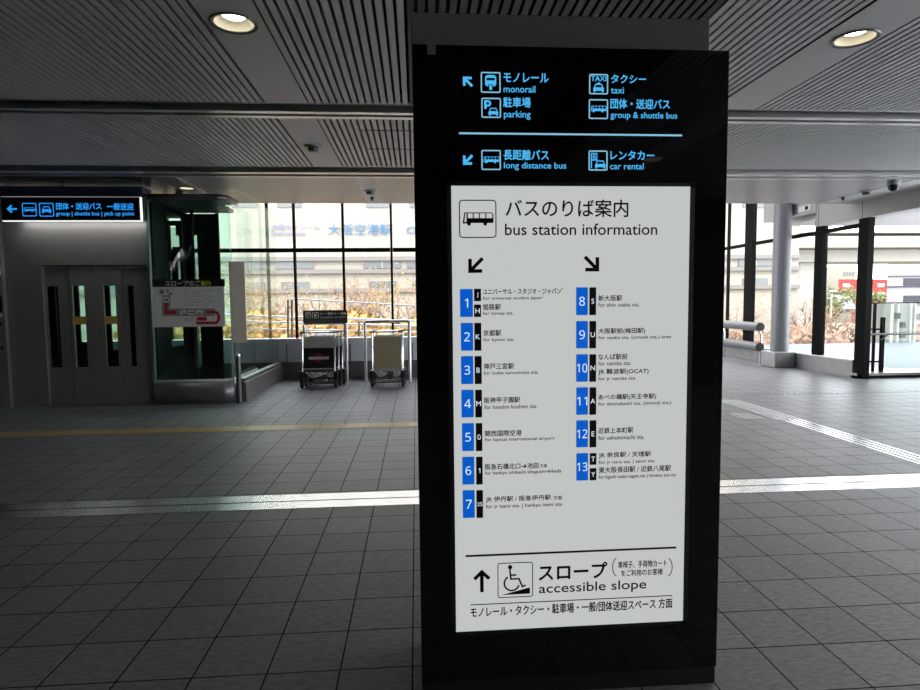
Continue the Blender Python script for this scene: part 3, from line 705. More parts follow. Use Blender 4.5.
# ---- slope guide board on the shaft
BY = EY - .075
Fb = Face(BY, .003)
bx0, bx1, bz0, bz1 = Fb.rect(152.5, 224.3, 279.3, 326.8)
bo = thing('guide_board', ((bx0+bx1)/2, BY + .02, bz0), 'white slope guide board with black header and red route map on the glass shaft', 'sign')
MB().box(bx0, bx1, BY, BY + .02, bz0, bz1).build('board', 'board', bo)
bd = bpy.data.objects['board']
hx = Fb.rect(152.3, 224.5, 279.1, 286.7); MB().box(hx[0], hx[1], BY - .002, BY + .021, hx[2], hx[3]).build('header', 'board_black', bo)
hd = bpy.data.objects['header']
Fb.T('スロープのご', 165.2, 200.3, 280.7, 285.8, 'white', hd, bold=.015); Fb.T('案内', 200.9, 210.4, 280.7, 285.8, 'lemon', hd, bold=.015)
for t_, x1, y in (('車椅子・ベビーカー・手荷物カートを', 219.5, 290.1), ('ご利用のお客様は、', 200.5, 293.0), ('スロープをご利用ください。', 212.5, 296.0), ('モノレール・タクシー・駐車場・', 210, 299), ('一般/団体送迎スペース方面へは', 219.5, 302), ('この先のスロープです。', 209.5, 305)):
    Fb.T(t_, 183.8, x1, y - .95, y + .95, 'map_grey', bd)
def bq(x, y): return Fb.p(150 + x/9.856, 270 + y/9.856)
def bpoly(pts, m, name, lift): flat(MB(), [bq(*p) for p in pts], BY - lift).build(name, m, bd)
bpoly([(118, 250), (200, 250), (200, 380), (640, 380), (640, 455), (118, 455)], 'map_grey', 'route_band', .001)
bpoly([(145, 435), (258, 435), (258, 400), (172, 400), (172, 350), (190, 350), (158, 322), (127, 350), (145, 350)], 'red', 'route_arrow', .002)
mb = MB(); pts = [bq(575, 414), bq(640, 414)] + [bq(637 + 42*math.sin(R(a)), 468 - 54*math.cos(R(a))) for a in range(15, 180, 15)] + [bq(636, 522), bq(455, 522)]
stroke(mb, pts, 27/9.856*(9.65/600), BY - .002); mb.build('route_arrow', 'red', bd)
bpoly([(548, 414), (585, 390), (585, 438)], 'red', 'route_arrow', .0025)
bpoly([(470, 462), (560, 462), (556, 500), (455, 500)], 'red', 'here_plate', .002)
for x0, x1, y0, y1, kd in ((80, 152, 185, 250, 'monorail'), (158, 225, 185, 250, 'parking'), (125, 190, 262, 322, 'car'), (295, 358, 390, 445, 'wheelchair'), (373, 440, 390, 445, 'bus'), (452, 522, 390, 445, 'taxi')):
    a, c_ = bq(x0, y1), bq(x1, y0)
    flat(MB(), round_rect(a[0], c_[0], a[1], c_[1], .01), BY - .0018).build('pictogram_tile', 'board', bd)
    frame_box(MB(), a[0], c_[0], a[1], c_[1], .005, .01, BY - .0022).build('pictogram_frame', 'map_grey', bd)
    icon(kd, a[0], c_[0], a[1], c_[1], BY - .0024).build('pictogram', 'ink', bd)
for x0 in (345, 390):
    a, c_ = bq(x0, 500), bq(x0 + 32, 472); text('入口' if x0 > 380 else '現在', a[0], c_[0], a[1], c_[1], BY - .002, 'ink', bd)
# ---- slim post and beige board at the shaft corner
pp = at(241, 404, Y=9.62)
bo_ = thing('bollard', (pp.x - .02, 9.62, 0), 'slim round steel post at the corner of the glass shaft', 'post')
MB().tube([(pp.x - .02, 9.62, 0), (pp.x - .02, 9.62, .74)], .038, 14).build('post', 'alu_dark', bo_, smooth=True)
MB().lathe((pp.x - .02, 9.62, .74), [(.04, 0), (.038, .02), (.02, .035), (0, .038)], 14).build('cap', 'alu', bo_, smooth=True)
a0, a1 = at(232.5, 343, Y=9.70), at(244.3, 262, Y=9.70)
nb = MB().box(a0.x, a1.x, 9.69, 9.71, a0.z, a1.z).build('notice_board', 'beige'); tag(nb, 'tall narrow beige board beside the glass shaft', 'notice board')
MB().box(a0.x - .01, a0.x + .006, 9.685, 9.715, a0.z - .62, a1.z).build('board_post', 'alu', nb)
# ================================================================== TROLLEYS
def trolley(name, label, advert):
    t = thing(name, (0, 0, 0), label, 'luggage trolley')
    W = .27; lean = lambda z: .10 * (z - .3)        # body leans away
    for sgn in (-1, 1):
        x = sgn*W
        MB().tube([(x, .02, .22), (x, .03, .40), (x, lean(.95), .95), (x, lean(1.0), 1.0), (x*.97, -.03, 1.025)], .014, 8).build('side_tube', 'chrome', t, smooth=True)
        wh = MB().lathe((sgn*.285, .0, .085), [(.02, -.022), (.078, -.022), (.085, -.012), (.085, .012), (.078, .022), (.02, .022)], 20, 'X').build('wheel', 'rubber', t, smooth=True)
        MB().lathe((sgn*.285, .0, .085), [(0, -.026), (.028, -.026), (.028, .026), (0, .026)], 12, 'X').build('hub', 'alu_dark', wh)
        mb = MB(); mb.box(sgn*.285 - .035, sgn*.285 + .035, -.06, .09, .17, .31); mb.box(sgn*.285 - .034, sgn*.285 - .026, -.03, .05, .06, .2); mb.box(sgn*.285 + .026, sgn*.285 + .034, -.03, .05, .06, .2)
        mb.build('wheel_fork', 'black', t, bevel=.012)
        rt = MB(); xx = sgn*.17
        rt.tube([(sgn*.22, .0, .30), (xx + sgn*.02, .30, .17), (xx - sgn*.05, .85, .13)], .013, 8); rt.tube([(sgn*.13, .0, .30), (sgn*.11, .30, .17), (sgn*.08, .85, .13)], .013, 8)
        for q in range(5): u = .1 + q*.06; rt.tube([(sgn*.215 - sgn*u*.1, u, .30 - u*.43), (sgn*.125, u, .30 - u*.43)], .009, 6)
        rt.build('base_rail', 'chrome_shine', t, smooth=True)
    cw = MB().lathe((0, .81, .06), [(.015, -.02), (.055, -.02), (.06, 0), (.055, .02), (.015, .02)], 16, 'X').build('wheel', 'rubber', t, smooth=True)
    mb = MB(); mb.box(-.03, .03, .77, .85, .06, .15); mb.tube([(-.1, .85, .13), (.1, .85, .13)], .013, 8); mb.build('caster_fork', 'alu_dark', t)
    MB().tube([(-.285, .0, .085), (.285, .0, .085)], .012, 8).build('axle', 'alu_dark', t)
    MB().box(-.25, .25, .0, .04, .29, .345).build('cross_beam', 'alu_dark' if advert else 'trolley_grey', t, bevel=.006)
    def tilt(mb, z0, z1, x, th=.018):
        mb.bm.faces.ensure_lookup_table()
        y0, y1 = lean(z0), lean(z1)
        v = [mb.bm.verts.new(p) for p in ((-x, y0, z0), (x, y0, z0), (x, y0+th, z0), (-x, y0+th, z0), (-x, y1, z1), (x, y1, z1), (x, y1+th, z1), (-x, y1+th, z1))]
        for f in ((3,2,1,0),(4,5,6,7),(0,1,5,4),(1,2,6,5),(2,3,7,6),(3,0,4,7)): mb.bm.faces.new([v[i] for i in f])
        return mb
    pn = tilt(MB(), .365, .735, .255).build('advert_panel' if advert else 'back_panel', 'advert_dark' if advert else 'khaki', t, bevel=.004)
    fr = MB(); fr.tube([(-.262, lean(.355) - .002, .355), (.262, lean(.355) - .002, .355)], .010, 6); fr.tube([(-.262, lean(.745) - .002, .745), (.262, lean(.745) - .002, .745)], .010, 6)
    fr.build('panel_rail', 'trolley_grey', t)
    tilt(MB(), .755, .935, .25, .03).build('basket_back', 'trolley_grey' if advert else 'khaki', t, bevel=.008)
    mb = MB(); mb.box(-.235, .235, .07, .28, .80, .815); mb.box(-.235, -.225, .07, .28, .80, .92); mb.box(.225, .235, .07, .28, .80, .92); mb.box(-.235, .235, .27, .28, .80, .90)
    mb.build('basket', 'trolley_grey', t)
    mb = MB(); mb.tube([(-.19, lean(.93), .935), (-.17, lean(.96), .965), (.17, lean(.96), .965), (.19, lean(.93), .935)], .009, 6); mb.build('basket_rim', 'chrome', t, smooth=True)
    MB().tube([(-.27, -.03, 1.025), (.27, -.03, 1.025)], .015, 8).build('handle', 'chrome', t, smooth=True)
    for sgn in (-1, 1): MB().tube([(sgn*.30, -.03, 1.025), (sgn*.20, -.03, 1.025)], .021, 10).build('handle_grip', 'trolley_grey', t, smooth=True)
    if advert:
        th = lambda z: lean(z) - .002
        mb = MB(); mb.bm.faces.new([mb.bm.verts.new((.0 + .085*math.cos(2*math.pi*k/20), th(.555 + .085*math.sin(2*math.pi*k/20)), .555 + .085*math.sin(2*math.pi*k/20))) for k in range(20)]); mb.build('red_roundel', 'advert_red', pn)
        mb = MB()
        for i in range(9):
            x = -.17 + i*.038; mb.bm.faces.new([mb.bm.verts.new((px_, th(pz_) - .001, pz_)) for px_, pz_ in ((x, .525), (x + .027, .525), (x + .039, .575), (x + .012, .575))])
        mb.build('printed_marks', 'advert_white', pn)['kind'] = 'stuff'
    return t
t1 = trolley('luggage_trolley', 'luggage trolley with dark advert panel, front of its nested row under the cart sign', True)
t1.location = (-1.80, 11.12, 0); t1.scale = (1.08, 1, 1)
for i, lb in enumerate(('luggage trolley nested in the middle of the row under the cart sign', 'rearmost luggage trolley of the nested row under the cart sign')):
    c = copy_tree(t1); c.location = (-1.755 + .045*i, 11.12 + .20*(i + 1), 0); c['label'] = lb
    c.name = 'luggage_trolley'
t2 = trolley('luggage_trolley', 'luggage trolley with plain khaki back panel, front of the right-hand row', False)
t2.location = (-.545, 11.08, 0)
c = copy_tree(t2); c.location = (-.53, 11.38, 0); c['label'] = 'luggage trolley nested behind the khaki panelled one'
for o in list(bpy.data.objects):
    if o.name.startswith('luggage_trolley') and o.parent is None: o['group'] = 'luggage trolleys by the back windows'
# ---- trolley corral frames
def corral(x0, x1, y, z, label, r=.028):
    t = thing('corral_frame', ((x0+x1)/2, y, 0), label, 'trolley frame')
    MB().tube([(x0, y, 0), (x0, y, z - .03), (x0 + .03, y, z), (x1 - .03, y, z), (x1, y, z - .03), (x1, y, 0)], r, 12).build('frame', 'alu', t, smooth=True)
    for x in (x0, x1): MB().lathe((x, y, 0), [(.05, 0), (.05, .015), (.03, .02)], 14).build('foot', 'alu', t)
    return t
c1 = corral(-2.16, -1.36, 11.75, 1.17, 'steel trolley frame carrying a black cart sign')
mb = MB().box(-2.165, -1.325, 11.71, 11.74, 1.245, 1.42).build('sign_board', 'board_black', c1)
MB().box(-2.165, -1.325, 11.70, 11.77, 1.17, 1.245).build('sign_rail', 'alu_dark', c1)
sbd = bpy.data.objects['sign_board']
Fc = Face(11.71, .003)
for x0, x1, kd in ((305.5, 311, 'P'), (312.2, 318.8, 'bus')):
    X0, X1, Z0, Z1 = Fc.rect(x0, x1, 312.2, 318.2)
    frame_box(MB(), X0, X1, Z0, Z1, .012, .012, Fc.y).build('pictogram_frame', 'white', sbd)
    if kd == 'P': text('P', X0 + .025, X1 - .025, Z0 + .025, Z1 - .02, Fc.y, 'white', sbd)
    else: MB().box(X0 + .035, X1 - .035, Fc.y - .001, Fc.y, Z0 + .03, Z1 - .035).build('pictogram', 'white', sbd)
Fc.T('カート置場 カート置場', 320.3, 346, 312.2, 314.8, 'white', sbd, bold=.02); Fc.T('cart station cart station', 320.3, 346, 316, 318.2, 'white', sbd, bold=.01)
corral(-1.0, -.14, 11.78, 1.19, 'plain steel trolley frame around the khaki panelled trolleys', .032)
# ---- slope handrail outside the back windows
hr = thing('handrail', (-1.4, 13.1, .0), 'stainless ramp handrail with several rails beyond the back windows', 'handrail')
HYY = 13.05
def hp(x, y): return at(x, y, Y=HYY)
for (xa, ya), (xb, yb), r in (((290, 298.7), (436, 307), .014), ((225, 315), (436, 321.5), .022), ((225, 321), (436, 326.5), .022), ((235, 328), (436, 332.5), .014)):
    MB().tube([hp(xa, ya), hp(xb, yb)], r, 8).build('rail', 'alu', hr, smooth=True)
for px, y0, y1 in ((288, 300, 344), (292, 300, 344), (359, 322, 344), (425, 322, 344), (240, 318, 344)):
    MB().tube([hp(px, y1), hp(px, y0)], .022, 8).build('post', 'alu_dark', hr, smooth=True)
# ================================================================== RIGHT SIDE THINGS
co = thing('column', (8.27, 13.1, 0), 'thick round white column beside the right-hand windows', 'column')
q = at(779, 360, Y=13.1)
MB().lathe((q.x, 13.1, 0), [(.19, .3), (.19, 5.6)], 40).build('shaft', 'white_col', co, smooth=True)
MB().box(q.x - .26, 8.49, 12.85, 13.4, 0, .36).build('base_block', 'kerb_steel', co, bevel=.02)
br = thing('bumper_rail', (8.1, 15, 0), 'pair of thick steel bumper tubes at the foot of the right-hand windows', 'rail')
for z in (.885, .405):
    tb_ = MB().tube([(8.22, 17.9, z), (8.20, 15.2, z), (8.17, 13.72, z)], .105, 20).build('bumper_tube', 'bumper', br, smooth=True)
    MB().lathe((8.17, 13.72, z), [(0, -.012), (.098, -.012), (.106, 0), (.106, .01)], 20, 'Y').build('end_cap', 'rubber', tb_, smooth=True)
for y in (13.85, 15.6, 17.2):
    MB().tube([(8.27, y, 0), (8.27, y, .68), (8.18, y, .84)], .03, 10).build('bracket_post', 'alu', br, smooth=True)
    MB().tube([(8.27, y, .3), (8.18, y, .38)], .025, 10).build('bracket_post', 'alu', br, smooth=True)
ba = thing('balustrade', (9.1, 11.15, 0), 'glass balustrade with dark posts and steel handrail at the far right', 'balustrade')
MB().box(8.935, 8.985, 11.13, 11.16, .1, 1.45).build('thin_post', 'mullion', ba)
MB().box(9.065, 9.135, 11.08, 11.13, .1, 1.17).build('post', 'mullion', ba)
for z in (.28, .92): MB().box(8.9, 9.07, 11.13, 11.16, z, z + .03).build('link_bar', 'mullion', ba)
MB().tube([(8.74, 11.0, .79), (8.76, 11.0, .835), (8.80, 11.0, .845), (RX, 11.0, .845)], .022, 10).build('handrail', 'alu_dark', ba, smooth=True)
MB().tube([(9.06, 11.08, .72), (9.14, 11.02, .83)], .012, 8).build('rail_bracket', 'alu_dark', ba)
MB().box(9.13, RX, 11.13, 11.145, .12, 1.44).build('glass_pane', 'glass_pale', ba)
MB().box(8.87, RX, 11.12, 11.155, 1.435, 1.455).build('top_rail', 'mullion', ba)
cc = at(894, 180, Z=CZ)
cv = thing('security_camera', (cc.x, cc.y, CZ), 'grey dome security camera on the ceiling at right', 'security camera')
MB().lathe((cc.x, cc.y, CZ), [(.09, -.004), (.092, -.07), (.085, -.08)], 24).build('housing', 'cctv', cv, smooth=True)
MB().lathe((cc.x, cc.y, CZ - .08), [(.085, 0), (.075, -.05), (.045, -.085), (0, -.095)], 24).build('dome', 'black_glass', cv, smooth=True)
for (px, yy, lb) in ((370, 190.5, 'small round smoke detector on the ceiling before the back windows'), (313, 146, 'small smoke detector on the plain ceiling strip left of the pylon'), (866, 191.0, 'small flat smoke detector near the dome camera')):
    q = at(px, yy, Z=CZ)
    sd = thing('smoke_detector', (q.x, q.y, CZ), lb, 'smoke detector', 'ceiling smoke detectors')
    MB().lathe((q.x, q.y, CZ - .003), [(.10, 0), (.10, -.012), (.06, -.02)], 20).build('base', 'cctv', sd, smooth=True)
    MB().lathe((q.x, q.y, CZ - .02), [(.06, 0), (.055, -.04), (0, -.048)], 20).build('sensor', 'black', sd, smooth=True)
q = at(372, 197.2, Z=CZ); sp = MB().lathe((q.x, q.y, CZ), [(.03, .01), (.035, -.003), (.03, -.02), (.015, -.06), (0, -.06)], 12).build('sprinkler', 'black'); tag(sp, 'tiny dark sprinkler near the back window top', 'sprinkler', 'ceiling sprinklers')
q = at(843, 197.2, Z=CZ); sp = MB().lathe((q.x, q.y, CZ), [(.03, .01), (.035, -.003), (.03, -.02), (.015, -.06), (0, -.06)], 12).build('sprinkler', 'black'); tag(sp, 'tiny dark sprinkler on the right-hand ceiling band', 'sprinkler', 'ceiling sprinklers')
hs = MB(); q0 = (.30, 1.9, 7.15, 8.35)
for x0, x1, y0, y1 in ((-.565, .82, 6.55, 6.575), (-.565, .82, 7.325, 7.35), (-.565, -.545, 6.55, 7.325)): hs.box(x0, x1, y0, y1, CZ - .002, CZ + .004)
struct(hs.build('trim_14', 'black'))
es = thing('exit_sign', (8.4, 12.75, 3.4), 'small white sign under the fascia by the right-hand windows', 'sign')
MB().box(8.44, 8.458, 12.42, 12.85, 3.44, 3.56).build('sign_plate', 'white', es); MB().box(8.436, 8.44, 12.5, 12.6, 3.46, 3.54).build('symbol', 'ink', es)
# ================================================================== DOWNLIGHTS
def downlight(x, y, label, r=.123, power=22., spot=True):
    t = thing('downlight', (x, y, CZ), label, 'ceiling light', 'recessed ceiling downlights')
    MB().lathe((x, y, CZ), [(r + .03, -.004), (r + .025, -.012), (r + .004, -.008), (r, -.002)], 36).build('trim_ring', 'alu_dark', t, smooth=True)
    MB().lathe((x, y, CZ), [(r, -.004), (r*.94, .012), (r*.74, .036), (r*.60, .042), (r*.60, .05)], 36).build('reflector', 'reflector', t, smooth=True)
    MB().disc((x, y, CZ + .045), r*.60).build('lamp', 'lamp', t)
    MB().lathe((x, y, CZ), [(r + .012, .0), (r + .012, .10), (0, .10)], 24).build('can', 'black', t)
    if spot:
        l = bpy.data.lights.new('downlight_beam', 'SPOT'); l.energy = power; l.color = (1, .93, .80); l.spot_size = R(105); l.spot_blend = .7; l.shadow_soft_size = .07
        o = bpy.data.objects.new('downlight_beam', l); COL.objects.link(o); o.location = (x, y, CZ - .02)
    return t
# cut the light strips where lamps sit by keeping the reflector just under the panel skin
LAMPS = [(-1.15, 4.13, 'lit round downlight in the ceiling strip left of the pylon'), (3.11, 4.15, 'lit round downlight in the ceiling strip right of the pylon'),
         (-1.15, .45, 'downlight above the camera in the left ceiling strip'), (3.10, .45, 'downlight above the camera in the right ceiling strip'),
         (-1.15, -3.23, 'downlight behind the camera in the left ceiling strip'), (3.09, -3.23, 'downlight behind the camera seen as a reflection in the pylon glass'),
         (3.10, 7.2, 'unseen fill downlight added behind the pylon to brighten the trolley area')]  # last entry is an added fill lamp, out of sight
for x, y, lb in LAMPS: downlight(x, y, lb, power=2. if x < 0 else 48.)
downlight(-3.56, 9.85, 'small lit downlight beside the glass shaft top', .10, 10)
# holes for the lamps: rebuild the strips around them with boolean-free square openings
for o in list(bpy.data.objects):
    if o.name.startswith('light_strip') and o.type == 'MESH':
        me = o.data
        xs_ = [v.co.x for v in me.vertices]; ys_ = [v.co.y for v in me.vertices]; zs_ = [v.co.z for v in me.vertices]
        X0, X1, Y0, Y1 = min(xs_), max(xs_), min(ys_), max(ys_)
        lam = [(x, y, .123) for x, y, _ in LAMPS] + [(-3.56, 9.85, .11)]
        lam_in = [(x, y, r) for x, y, r in lam if Y0 < y < Y1]
        if not any(X0 < x < X1 or any(abs((a_) - x) < 1 for a_ in (X0, X1)) for x, y, r in lam_in): continue
        cols = [(-1.33, -.955), (2.856, 3.292)] if X1 - X0 > 2 else [(X0, X1)]
        zb = min(zs_); mb = MB()
        for cx0, cx1 in cols:
            ll = sorted([(y, x, r) for x, y, r in lam_in if cx0 < x < cx1]); yy = Y0
            for y, x, r in ll:
                S = r + .02
                mb.quad((cx0, yy, zb), (cx1, yy, zb), (cx1, y - S, zb), (cx0, y - S, zb))
                sq = []; ci = []
                for k in range(32):
                    a = 2*math.pi*k/32; ca, sa = math.cos(a), math.sin(a); m_ = max(abs(ca), abs(sa))
                    ux = x - cx0 if ca < 0 else cx1 - x
                    sq.append((x + ca/m_*ux, y + sa/m_*S, zb)); ci.append((x + r*ca, y + r*sa, zb))
                vs = [mb.bm.verts.new(p) for p in sq]; vc = [mb.bm.verts.new(p) for p in ci]
                for k in range(32): mb.bm.faces.new((vs[k], vs[(k+1) % 32], vc[(k+1) % 32], vc[k]))
                yy = y + S
            mb.quad((cx0, yy, zb), (cx1, yy, zb), (cx1, Y1, zb), (cx0, Y1, zb))
        for f in mb.bm.faces: f.normal_update()
        mat_ = me.materials[0]; me2 = bpy.data.meshes.new('light_strip'); mb.bm.to_mesh(me2); mb.bm.free(); me2.materials.append(mat_); o.data = me2
# ================================================================== OUTSIDE
G = -6.0
struct(MB().box(-150, 250, 18.5, 400, G - .5, G).build('ground', 'ground'))
sy = 36.0
st = thing('station_building', (0, sy, G), 'long cream station building with blue lettering seen through the back windows', 'building')
MB().box(-40, 23.8, sy, sy + 14, G, 14).build('wall', 'station', st)
Fst = Face(sy, .12)
def zpx(x, y): return at(x, y, Y=sy).z
for y in (259, 271.5, 290.5): MB().box(-40, 23.8, sy - .25, sy, zpx(350, y) - .12, zpx(350, y) + .12).build('ledge', 'station_trim', st)
n = 0
for x in np.arange(-26, 21.5, 2.55):
    if n % 3 != 2:
        for y0, y1 in ((261.5, 268.5),):
            f = MB().box(x, x + 2.2, sy - .08, sy + .05, zpx(350, y1), zpx(350, y0)).build('window', 'station_pane', st)
            MB().box(x + 1.06, x + 1.14, sy - .12, sy - .05, zpx(350, y1), zpx(350, y0)).build('window_bar', 'station', f)
        MB().box(x + .3, x + 1.9, sy - .08, sy + .05, zpx(350, 289), zpx(350, 281.5)).build('window', 'station_pane', st)
        MB().box(x + .2, x + 1.6, sy - .08, sy + .05, zpx(350, 207.5), zpx(350, 203)).build('window', 'station_pane', st)
    n += 1
def stt(body, x0, x1, y0, y1, m, bold=0.):
    o = Fst.T(body, x0, x1, y0, y1, m, st, bold=bold); md = o.modifiers.new('thick', 'SOLIDIFY'); md.thickness = .03
stt('大阪空港駅', 328.3, 392, 224.2, 235.2, 'sign_letter', .0); stt('Osaka Airport Sta.', 406.5, 512, 226.8, 236.2, 'sign_letter', .0)
stt('大阪モノレール', 272, 320, 224.2, 230.6, 'purple_letter', .0); stt('OSAKA MONORAIL', 272, 306, 232.6, 235.8, 'purple_letter')
# viaduct, car park, red building, lift tower, far blocks
vi = thing('viaduct', (40, 48, G), 'pale concrete monorail viaduct crossing behind the right-hand windows', 'viaduct')
def px_box(x0, x1, y0, y1, Y, dep, name, m, parent, bevel=0):
    a, c_ = at(x0, y1, Y=Y), at(x1, y0, Y=Y); return MB().box(a.x, c_.x, Y, Y + dep, a.z, c_.z).build(name, m, parent)
px_box(795, 1100, 235.5, 247.5, 48, 3, 'girder', 'viaduct', vi); px_box(795, 1100, 231, 233, 48, 3, 'track_edge', 'viaduct', vi); px_box(795, 1100, 248.5, 262, 49.5, 4, 'girder', 'viaduct', vi)
for x in (800, 1010):
    a = at(x, 262, Y=50); MB().box(a.x, a.x + 2, 50, 52, G, a.z).build('pier', 'viaduct', vi)
cpk = thing('car_park', (60, 62, G), 'lilac grey multi-storey car park at the far right', 'building')
a, c_ = at(885, 335, Y=62), at(1060, 261, Y=62)
MB().block(a.x, c_.x + 8, 62, 84, G, c_.z).build('wall', 'lilac', cpk)
for y0, y1 in ((277, 285.5), (294, 302), (312, 319)): px_box(904, 1060, y0, y1, 61.9, .2, 'parking_opening', 'gap', cpk)
for y in (275, 285.5, 303): px_box(885, 1060, y, y + .8, 61.85, .2, 'cladding_joint', 'gap', cpk)
rb = thing('red_building', (80, 118, G), 'red block with white windows behind the right-hand window posts', 'building')
a, c_ = at(837.5, 312, Y=118), at(885.5, 279, Y=118); MB().block(a.x, c_.x + 12, 118, 135, G, c_.z).build('wall', 'red_wall', rb)
for x0, x1, y0, y1 in ((843, 850, 283.5, 287), (878, 884.5, 283.5, 287), (878, 884.5, 292.5, 295.5)): px_box(x0, x1, y0, y1, 117.9, .2, 'window', 'board', rb)
for x0, x1, y0, lb in ((797, 812, 275, 'far pale office block left of the red building'), (840, 856, 266, 'far pale office block above the red building')):
    fb = thing('office_block', (at(x0, 300, Y=150).x, 150, G), lb, 'building')
    a, c_ = at(x0, 310, Y=150), at(x1, y0, Y=150); MB().box(a.x, c_.x, 150, 165, G, c_.z).build('wall', 'station', fb)
    mb = MB()
    for i in range(4):
        for k in range(4): zz = c_.z - 1.5 - k*2.2; xx = a.x + .5 + i*(c_.x - a.x - .6)/4; mb.box(xx, xx + .55, 149.9, 150.1, zz - 1.1, zz)
    mb.build('window', 'station_pane', fb)['kind'] = 'stuff'
hs_ = thing('house', (60, 96, G), 'small grey roofed house in front of the red building', 'house')
a, c_ = at(828, 310, Y=96), at(852, 300, Y=96)
MB().box(a.x, c_.x, 96, 102, G, a.z + .2).build('wall', 'station', hs_)
MB().poly([(a.x - .6, a.z + .1), (c_.x + .6, a.z + .1), (c_.x - .8, c_.z + .6), (a.x + 1.6, c_.z + .8)], 95.5, 102.5).build('roof', 'roof_grey', hs_)
dk = struct(MB().box(8.9, 40, 13.2, 21, -.35, -.12).build('trim_15', 'deck'))
tw = thing('lift_tower', (18, 21.5, -.12), 'small grey glazed lift tower standing on the outside deck', 'tower')
a, c_ = at(893, 357, Y=22), at(916, 303.5, Y=22)
MB().box(a.x, c_.x, 22, 24, G, c_.z).build('tower_body', 'tower', tw)
for x0 in (891.5, 897.5, 910, 914): px_box(x0, x0 + 1.6, 303, 360, 21.9, .1, 'corner_profile', 'viaduct', tw)
for x0, y0 in ((896.2, 313), (901.3, 322), (901, 332.5), (899.3, 342)): px_box(x0, x0 + 4.6, y0, y0 + 5.6, 21.88, .1, 'window', 'dark_pane', tw)
lpz = thing('street_lamp', (at(824, 300, Y=40).x, 40, G), 'slim pale lamp post between the right-hand window posts', 'street lamp')
a = at(831.5, 292, Y=40); MB().tube([(a.x, 40, G), (a.x, 40, a.z)], .07, 8).build('pole', 'viaduct', lpz); MB().box(a.x - .3, a.x + .3, 39.8, 40.2, a.z, a.z + .12).build('lamp_head', 'viaduct', lpz)
# trees
def tree(x, y, top, rad, m, label, leaves=900, group='autumn trees outside', ls=1.):
    t = thing('tree', (x, y, G), label, 'tree', group)
    h = top - G; tr = MB()
    tr.tube([(x, y, G), (x + .1, y, G + h*.35), (x, y + .1, G + h*.8), (x + .05, y, top)], [.13, .09, .04, .01], 7)
    tips = []
    for k in range(34):
        z0 = G + h*random.uniform(.35, .85); a = random.uniform(0, 2*math.pi); L = rad*random.uniform(.5, 1.0)*(1.15 - (z0 - G)/h*.6)
        e = Vector((x + L*math.cos(a), y + L*math.sin(a), min(top, z0 + L*random.uniform(.5, 1.0))))
        mid = Vector((x, y, z0)).lerp(e, .5) + Vector((random.uniform(-.15, .15), random.uniform(-.15, .15), -.05))
        tr.tube([(x, y, z0), mid, e], [.026, .016, .005], 5); tips += [mid, e]
        for q in range(6):
            e2 = e + Vector((random.uniform(-.5, .5), random.uniform(-.5, .5), random.uniform(.0, .7))); tr.tube([mid.lerp(e, random.uniform(.2, .9)), e2], [.014, .004], 4); tips.append(e2)
    tr.build('trunk', 'bark', t)
    lf = MB()
    for k in range(leaves):
        c_ = random.choice(tips) + Vector([random.gauss(0, .32) for _ in range(3)])
        u = Vector([random.uniform(-1, 1) for _ in range(3)]).normalized()*random.uniform(.025, .06)*ls; w = u.orthogonal().normalized()*u.length
        lf.quad(c_ - u, c_ + w, c_ + u, c_ - w)
    o = lf.build('foliage', m, t); o['kind'] = 'stuff'
    return t
TR = [(239, 268, 30, 1.9, 'leaf_orange', 'orange autumn tree seen left of the first back window', 1700), (262, 279, 26, 1.7, 'leaf_orange', 'orange tree behind the glass return', 1500), (284, 290, 30, 1.6, 'leaf_rust', 'rusty tree near the corner of the back windows', 700),
      (318, 283, 27, 1.8, 'leaf_orange', 'orange tree behind the black cart sign', 700), (345, 274, 31, 2.2, 'leaf_rust', 'rusty sparse tree between the two trolley rows', 600), (368, 270, 27, 1.9, 'leaf_rust', 'tall sparse rusty tree behind the khaki trolley', 500), (397, 276, 26, 1.8, 'leaf_orange', 'orange tree at the pylon edge beyond the back windows', 1500), (430, 272, 28, 2.0, 'leaf_orange', 'orange tree hidden partly by the pylon', 900),
      (737, 303, 30, 2.0, 'leaf_rust', 'rusty tree behind the bumper tubes', 1500), (806, 301, 32, 2.0, 'leaf_rust', 'rusty bare tree right of the white column', 1500), (837, 308, 30, 2.2, 'leaf_rust', 'sparse bare tree between the two wide window posts', 1300), (875, 300, 50, 2.2, 'leaf_orange', 'orange tree behind the balustrade posts', 700), (919, 318, 40, 2.6, 'leaf_orange', 'orange tree at the right picture edge', 700)]
for px, y, Y, rad, m, lb, nl in TR:
    p_ = at(px, y, Y=Y); tree(p_.x, Y, p_.z, rad, m, lb, nl)
for px, y, Y, rad, lb in ((826, 293, 92, 5.5, 'green bushy tree left of the grey roofed house'), (846, 291, 104, 5.0, 'green bushy tree behind the grey roofed house'), (882, 293, 100, 5, 'green bushy tree before the red building')):
    p_ = at(px, y, Y=Y); t = tree(p_.x, Y, p_.z, rad*.6, 'leaf_green', lb, 2600, 'green trees far outside', 4.5)
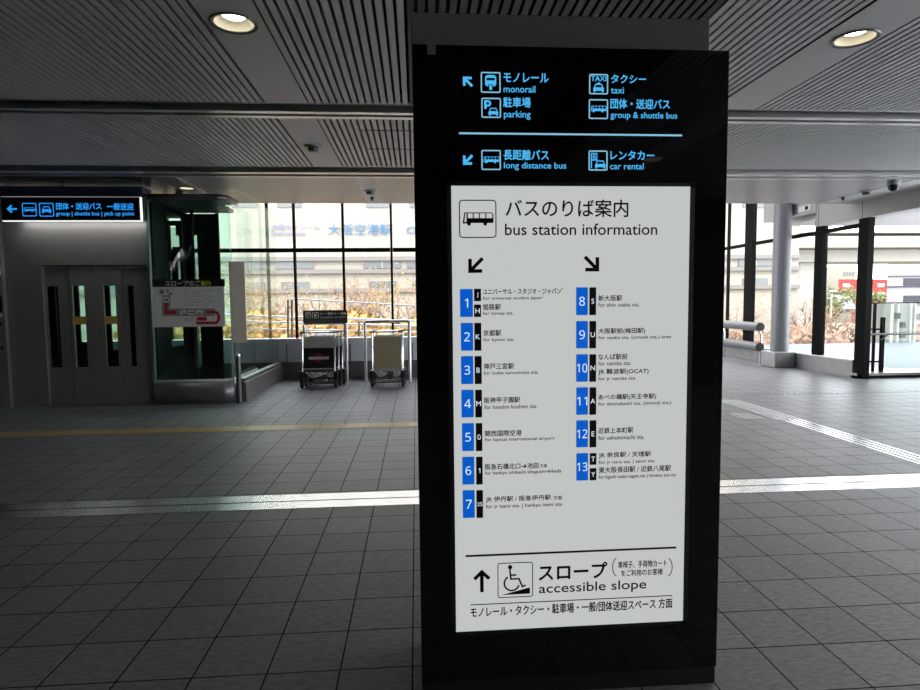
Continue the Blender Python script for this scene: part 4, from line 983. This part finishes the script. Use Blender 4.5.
# low hedges / undergrowth of the autumn bank
def hedge(x0, x1, y0, y1, top, m, label, n_):
    hb_ = MB()
    for k in range(n_):
        c_ = Vector((random.uniform(x0, x1), random.uniform(y0, y1), 0)); c_.z = random.uniform(top - 2.6, top) + .3*math.sin(c_.x*1.7)
        u = Vector([random.uniform(-1, 1) for _ in range(3)]).normalized()*random.uniform(.08, .2); w = u.orthogonal().normalized()*u.length
        hb_.quad(c_ - u, c_ + w, c_ + u, c_ - w)
    o = hb_.build('hedge', m); tag(o, label, 'hedge', None, 'stuff')
hedge(-12, 2, 24, 27, at(330, 318, Y=25).z, 'leaf_orange', 'orange undergrowth below the back windows', 7000)
hedge(16, 36, 27, 31, at(800, 331, Y=29).z, 'leaf_rust', 'rusty undergrowth beyond the right-hand windows', 7000)
bank = MB(); bank.quad((-60, 20, G + .2), (60, 20, G + .2), (60, 35.5, at(350, 330, Y=35).z), (-60, 35.5, at(350, 330, Y=35).z)); struct(bank.build('bank', 'ground'))
# ================================================================== LIGHT, WORLD, CAMERA
w = bpy.data.worlds.new('sky'); sc.world = w; w.use_nodes = True
nt = w.node_tree; bg = nt.nodes['Background']
bg.inputs['Color'].default_value = (.91, .96, 1.03, 1); bg.inputs['Strength'].default_value = 4.0
sun = bpy.data.lights.new('sun', 'SUN'); sun.energy = 1.2; sun.angle = R(6); sun.color = (1, .93, .82)
so = bpy.data.objects.new('sun', sun); COL.objects.link(so); so.rotation_euler = (R(48), 0, R(-20))
cam = bpy.data.cameras.new('camera'); co_ = bpy.data.objects.new('camera', cam); COL.objects.link(co_)
cam.sensor_width = 36; cam.lens = F*36/920; cam.clip_start = .05; cam.clip_end = 1000
# world axes of the camera: rows of CM are world axes in (right, up, forward)
right = Vector((CM[0][0], CM[1][0], CM[2][0])); up = Vector((CM[0][1], CM[1][1], CM[2][1])); fwd = Vector((CM[0][2], CM[1][2], CM[2][2]))
mw = Matrix((( right.x, up.x, -fwd.x, 0), (right.y, up.y, -fwd.y, 0), (right.z, up.z, -fwd.z, EYE), (0, 0, 0, 1)))
co_.matrix_world = mw; sc.camera = co_
sc.view_settings.view_transform = 'Standard'; sc.view_settings.look = 'None'; sc.view_settings.exposure = EXPO; sc.view_settings.gamma = 1
sc.view_settings.use_curve_mapping = False
sc.cycles.use_denoising = True
sc.cycles.transparent_max_bounces = 24; sc.cycles.max_bounces = 10; sc.cycles.diffuse_bounces = 6; sc.cycles.glossy_bounces = 6
sc.cycles.caustics_reflective = False; sc.cycles.caustics_refractive = False
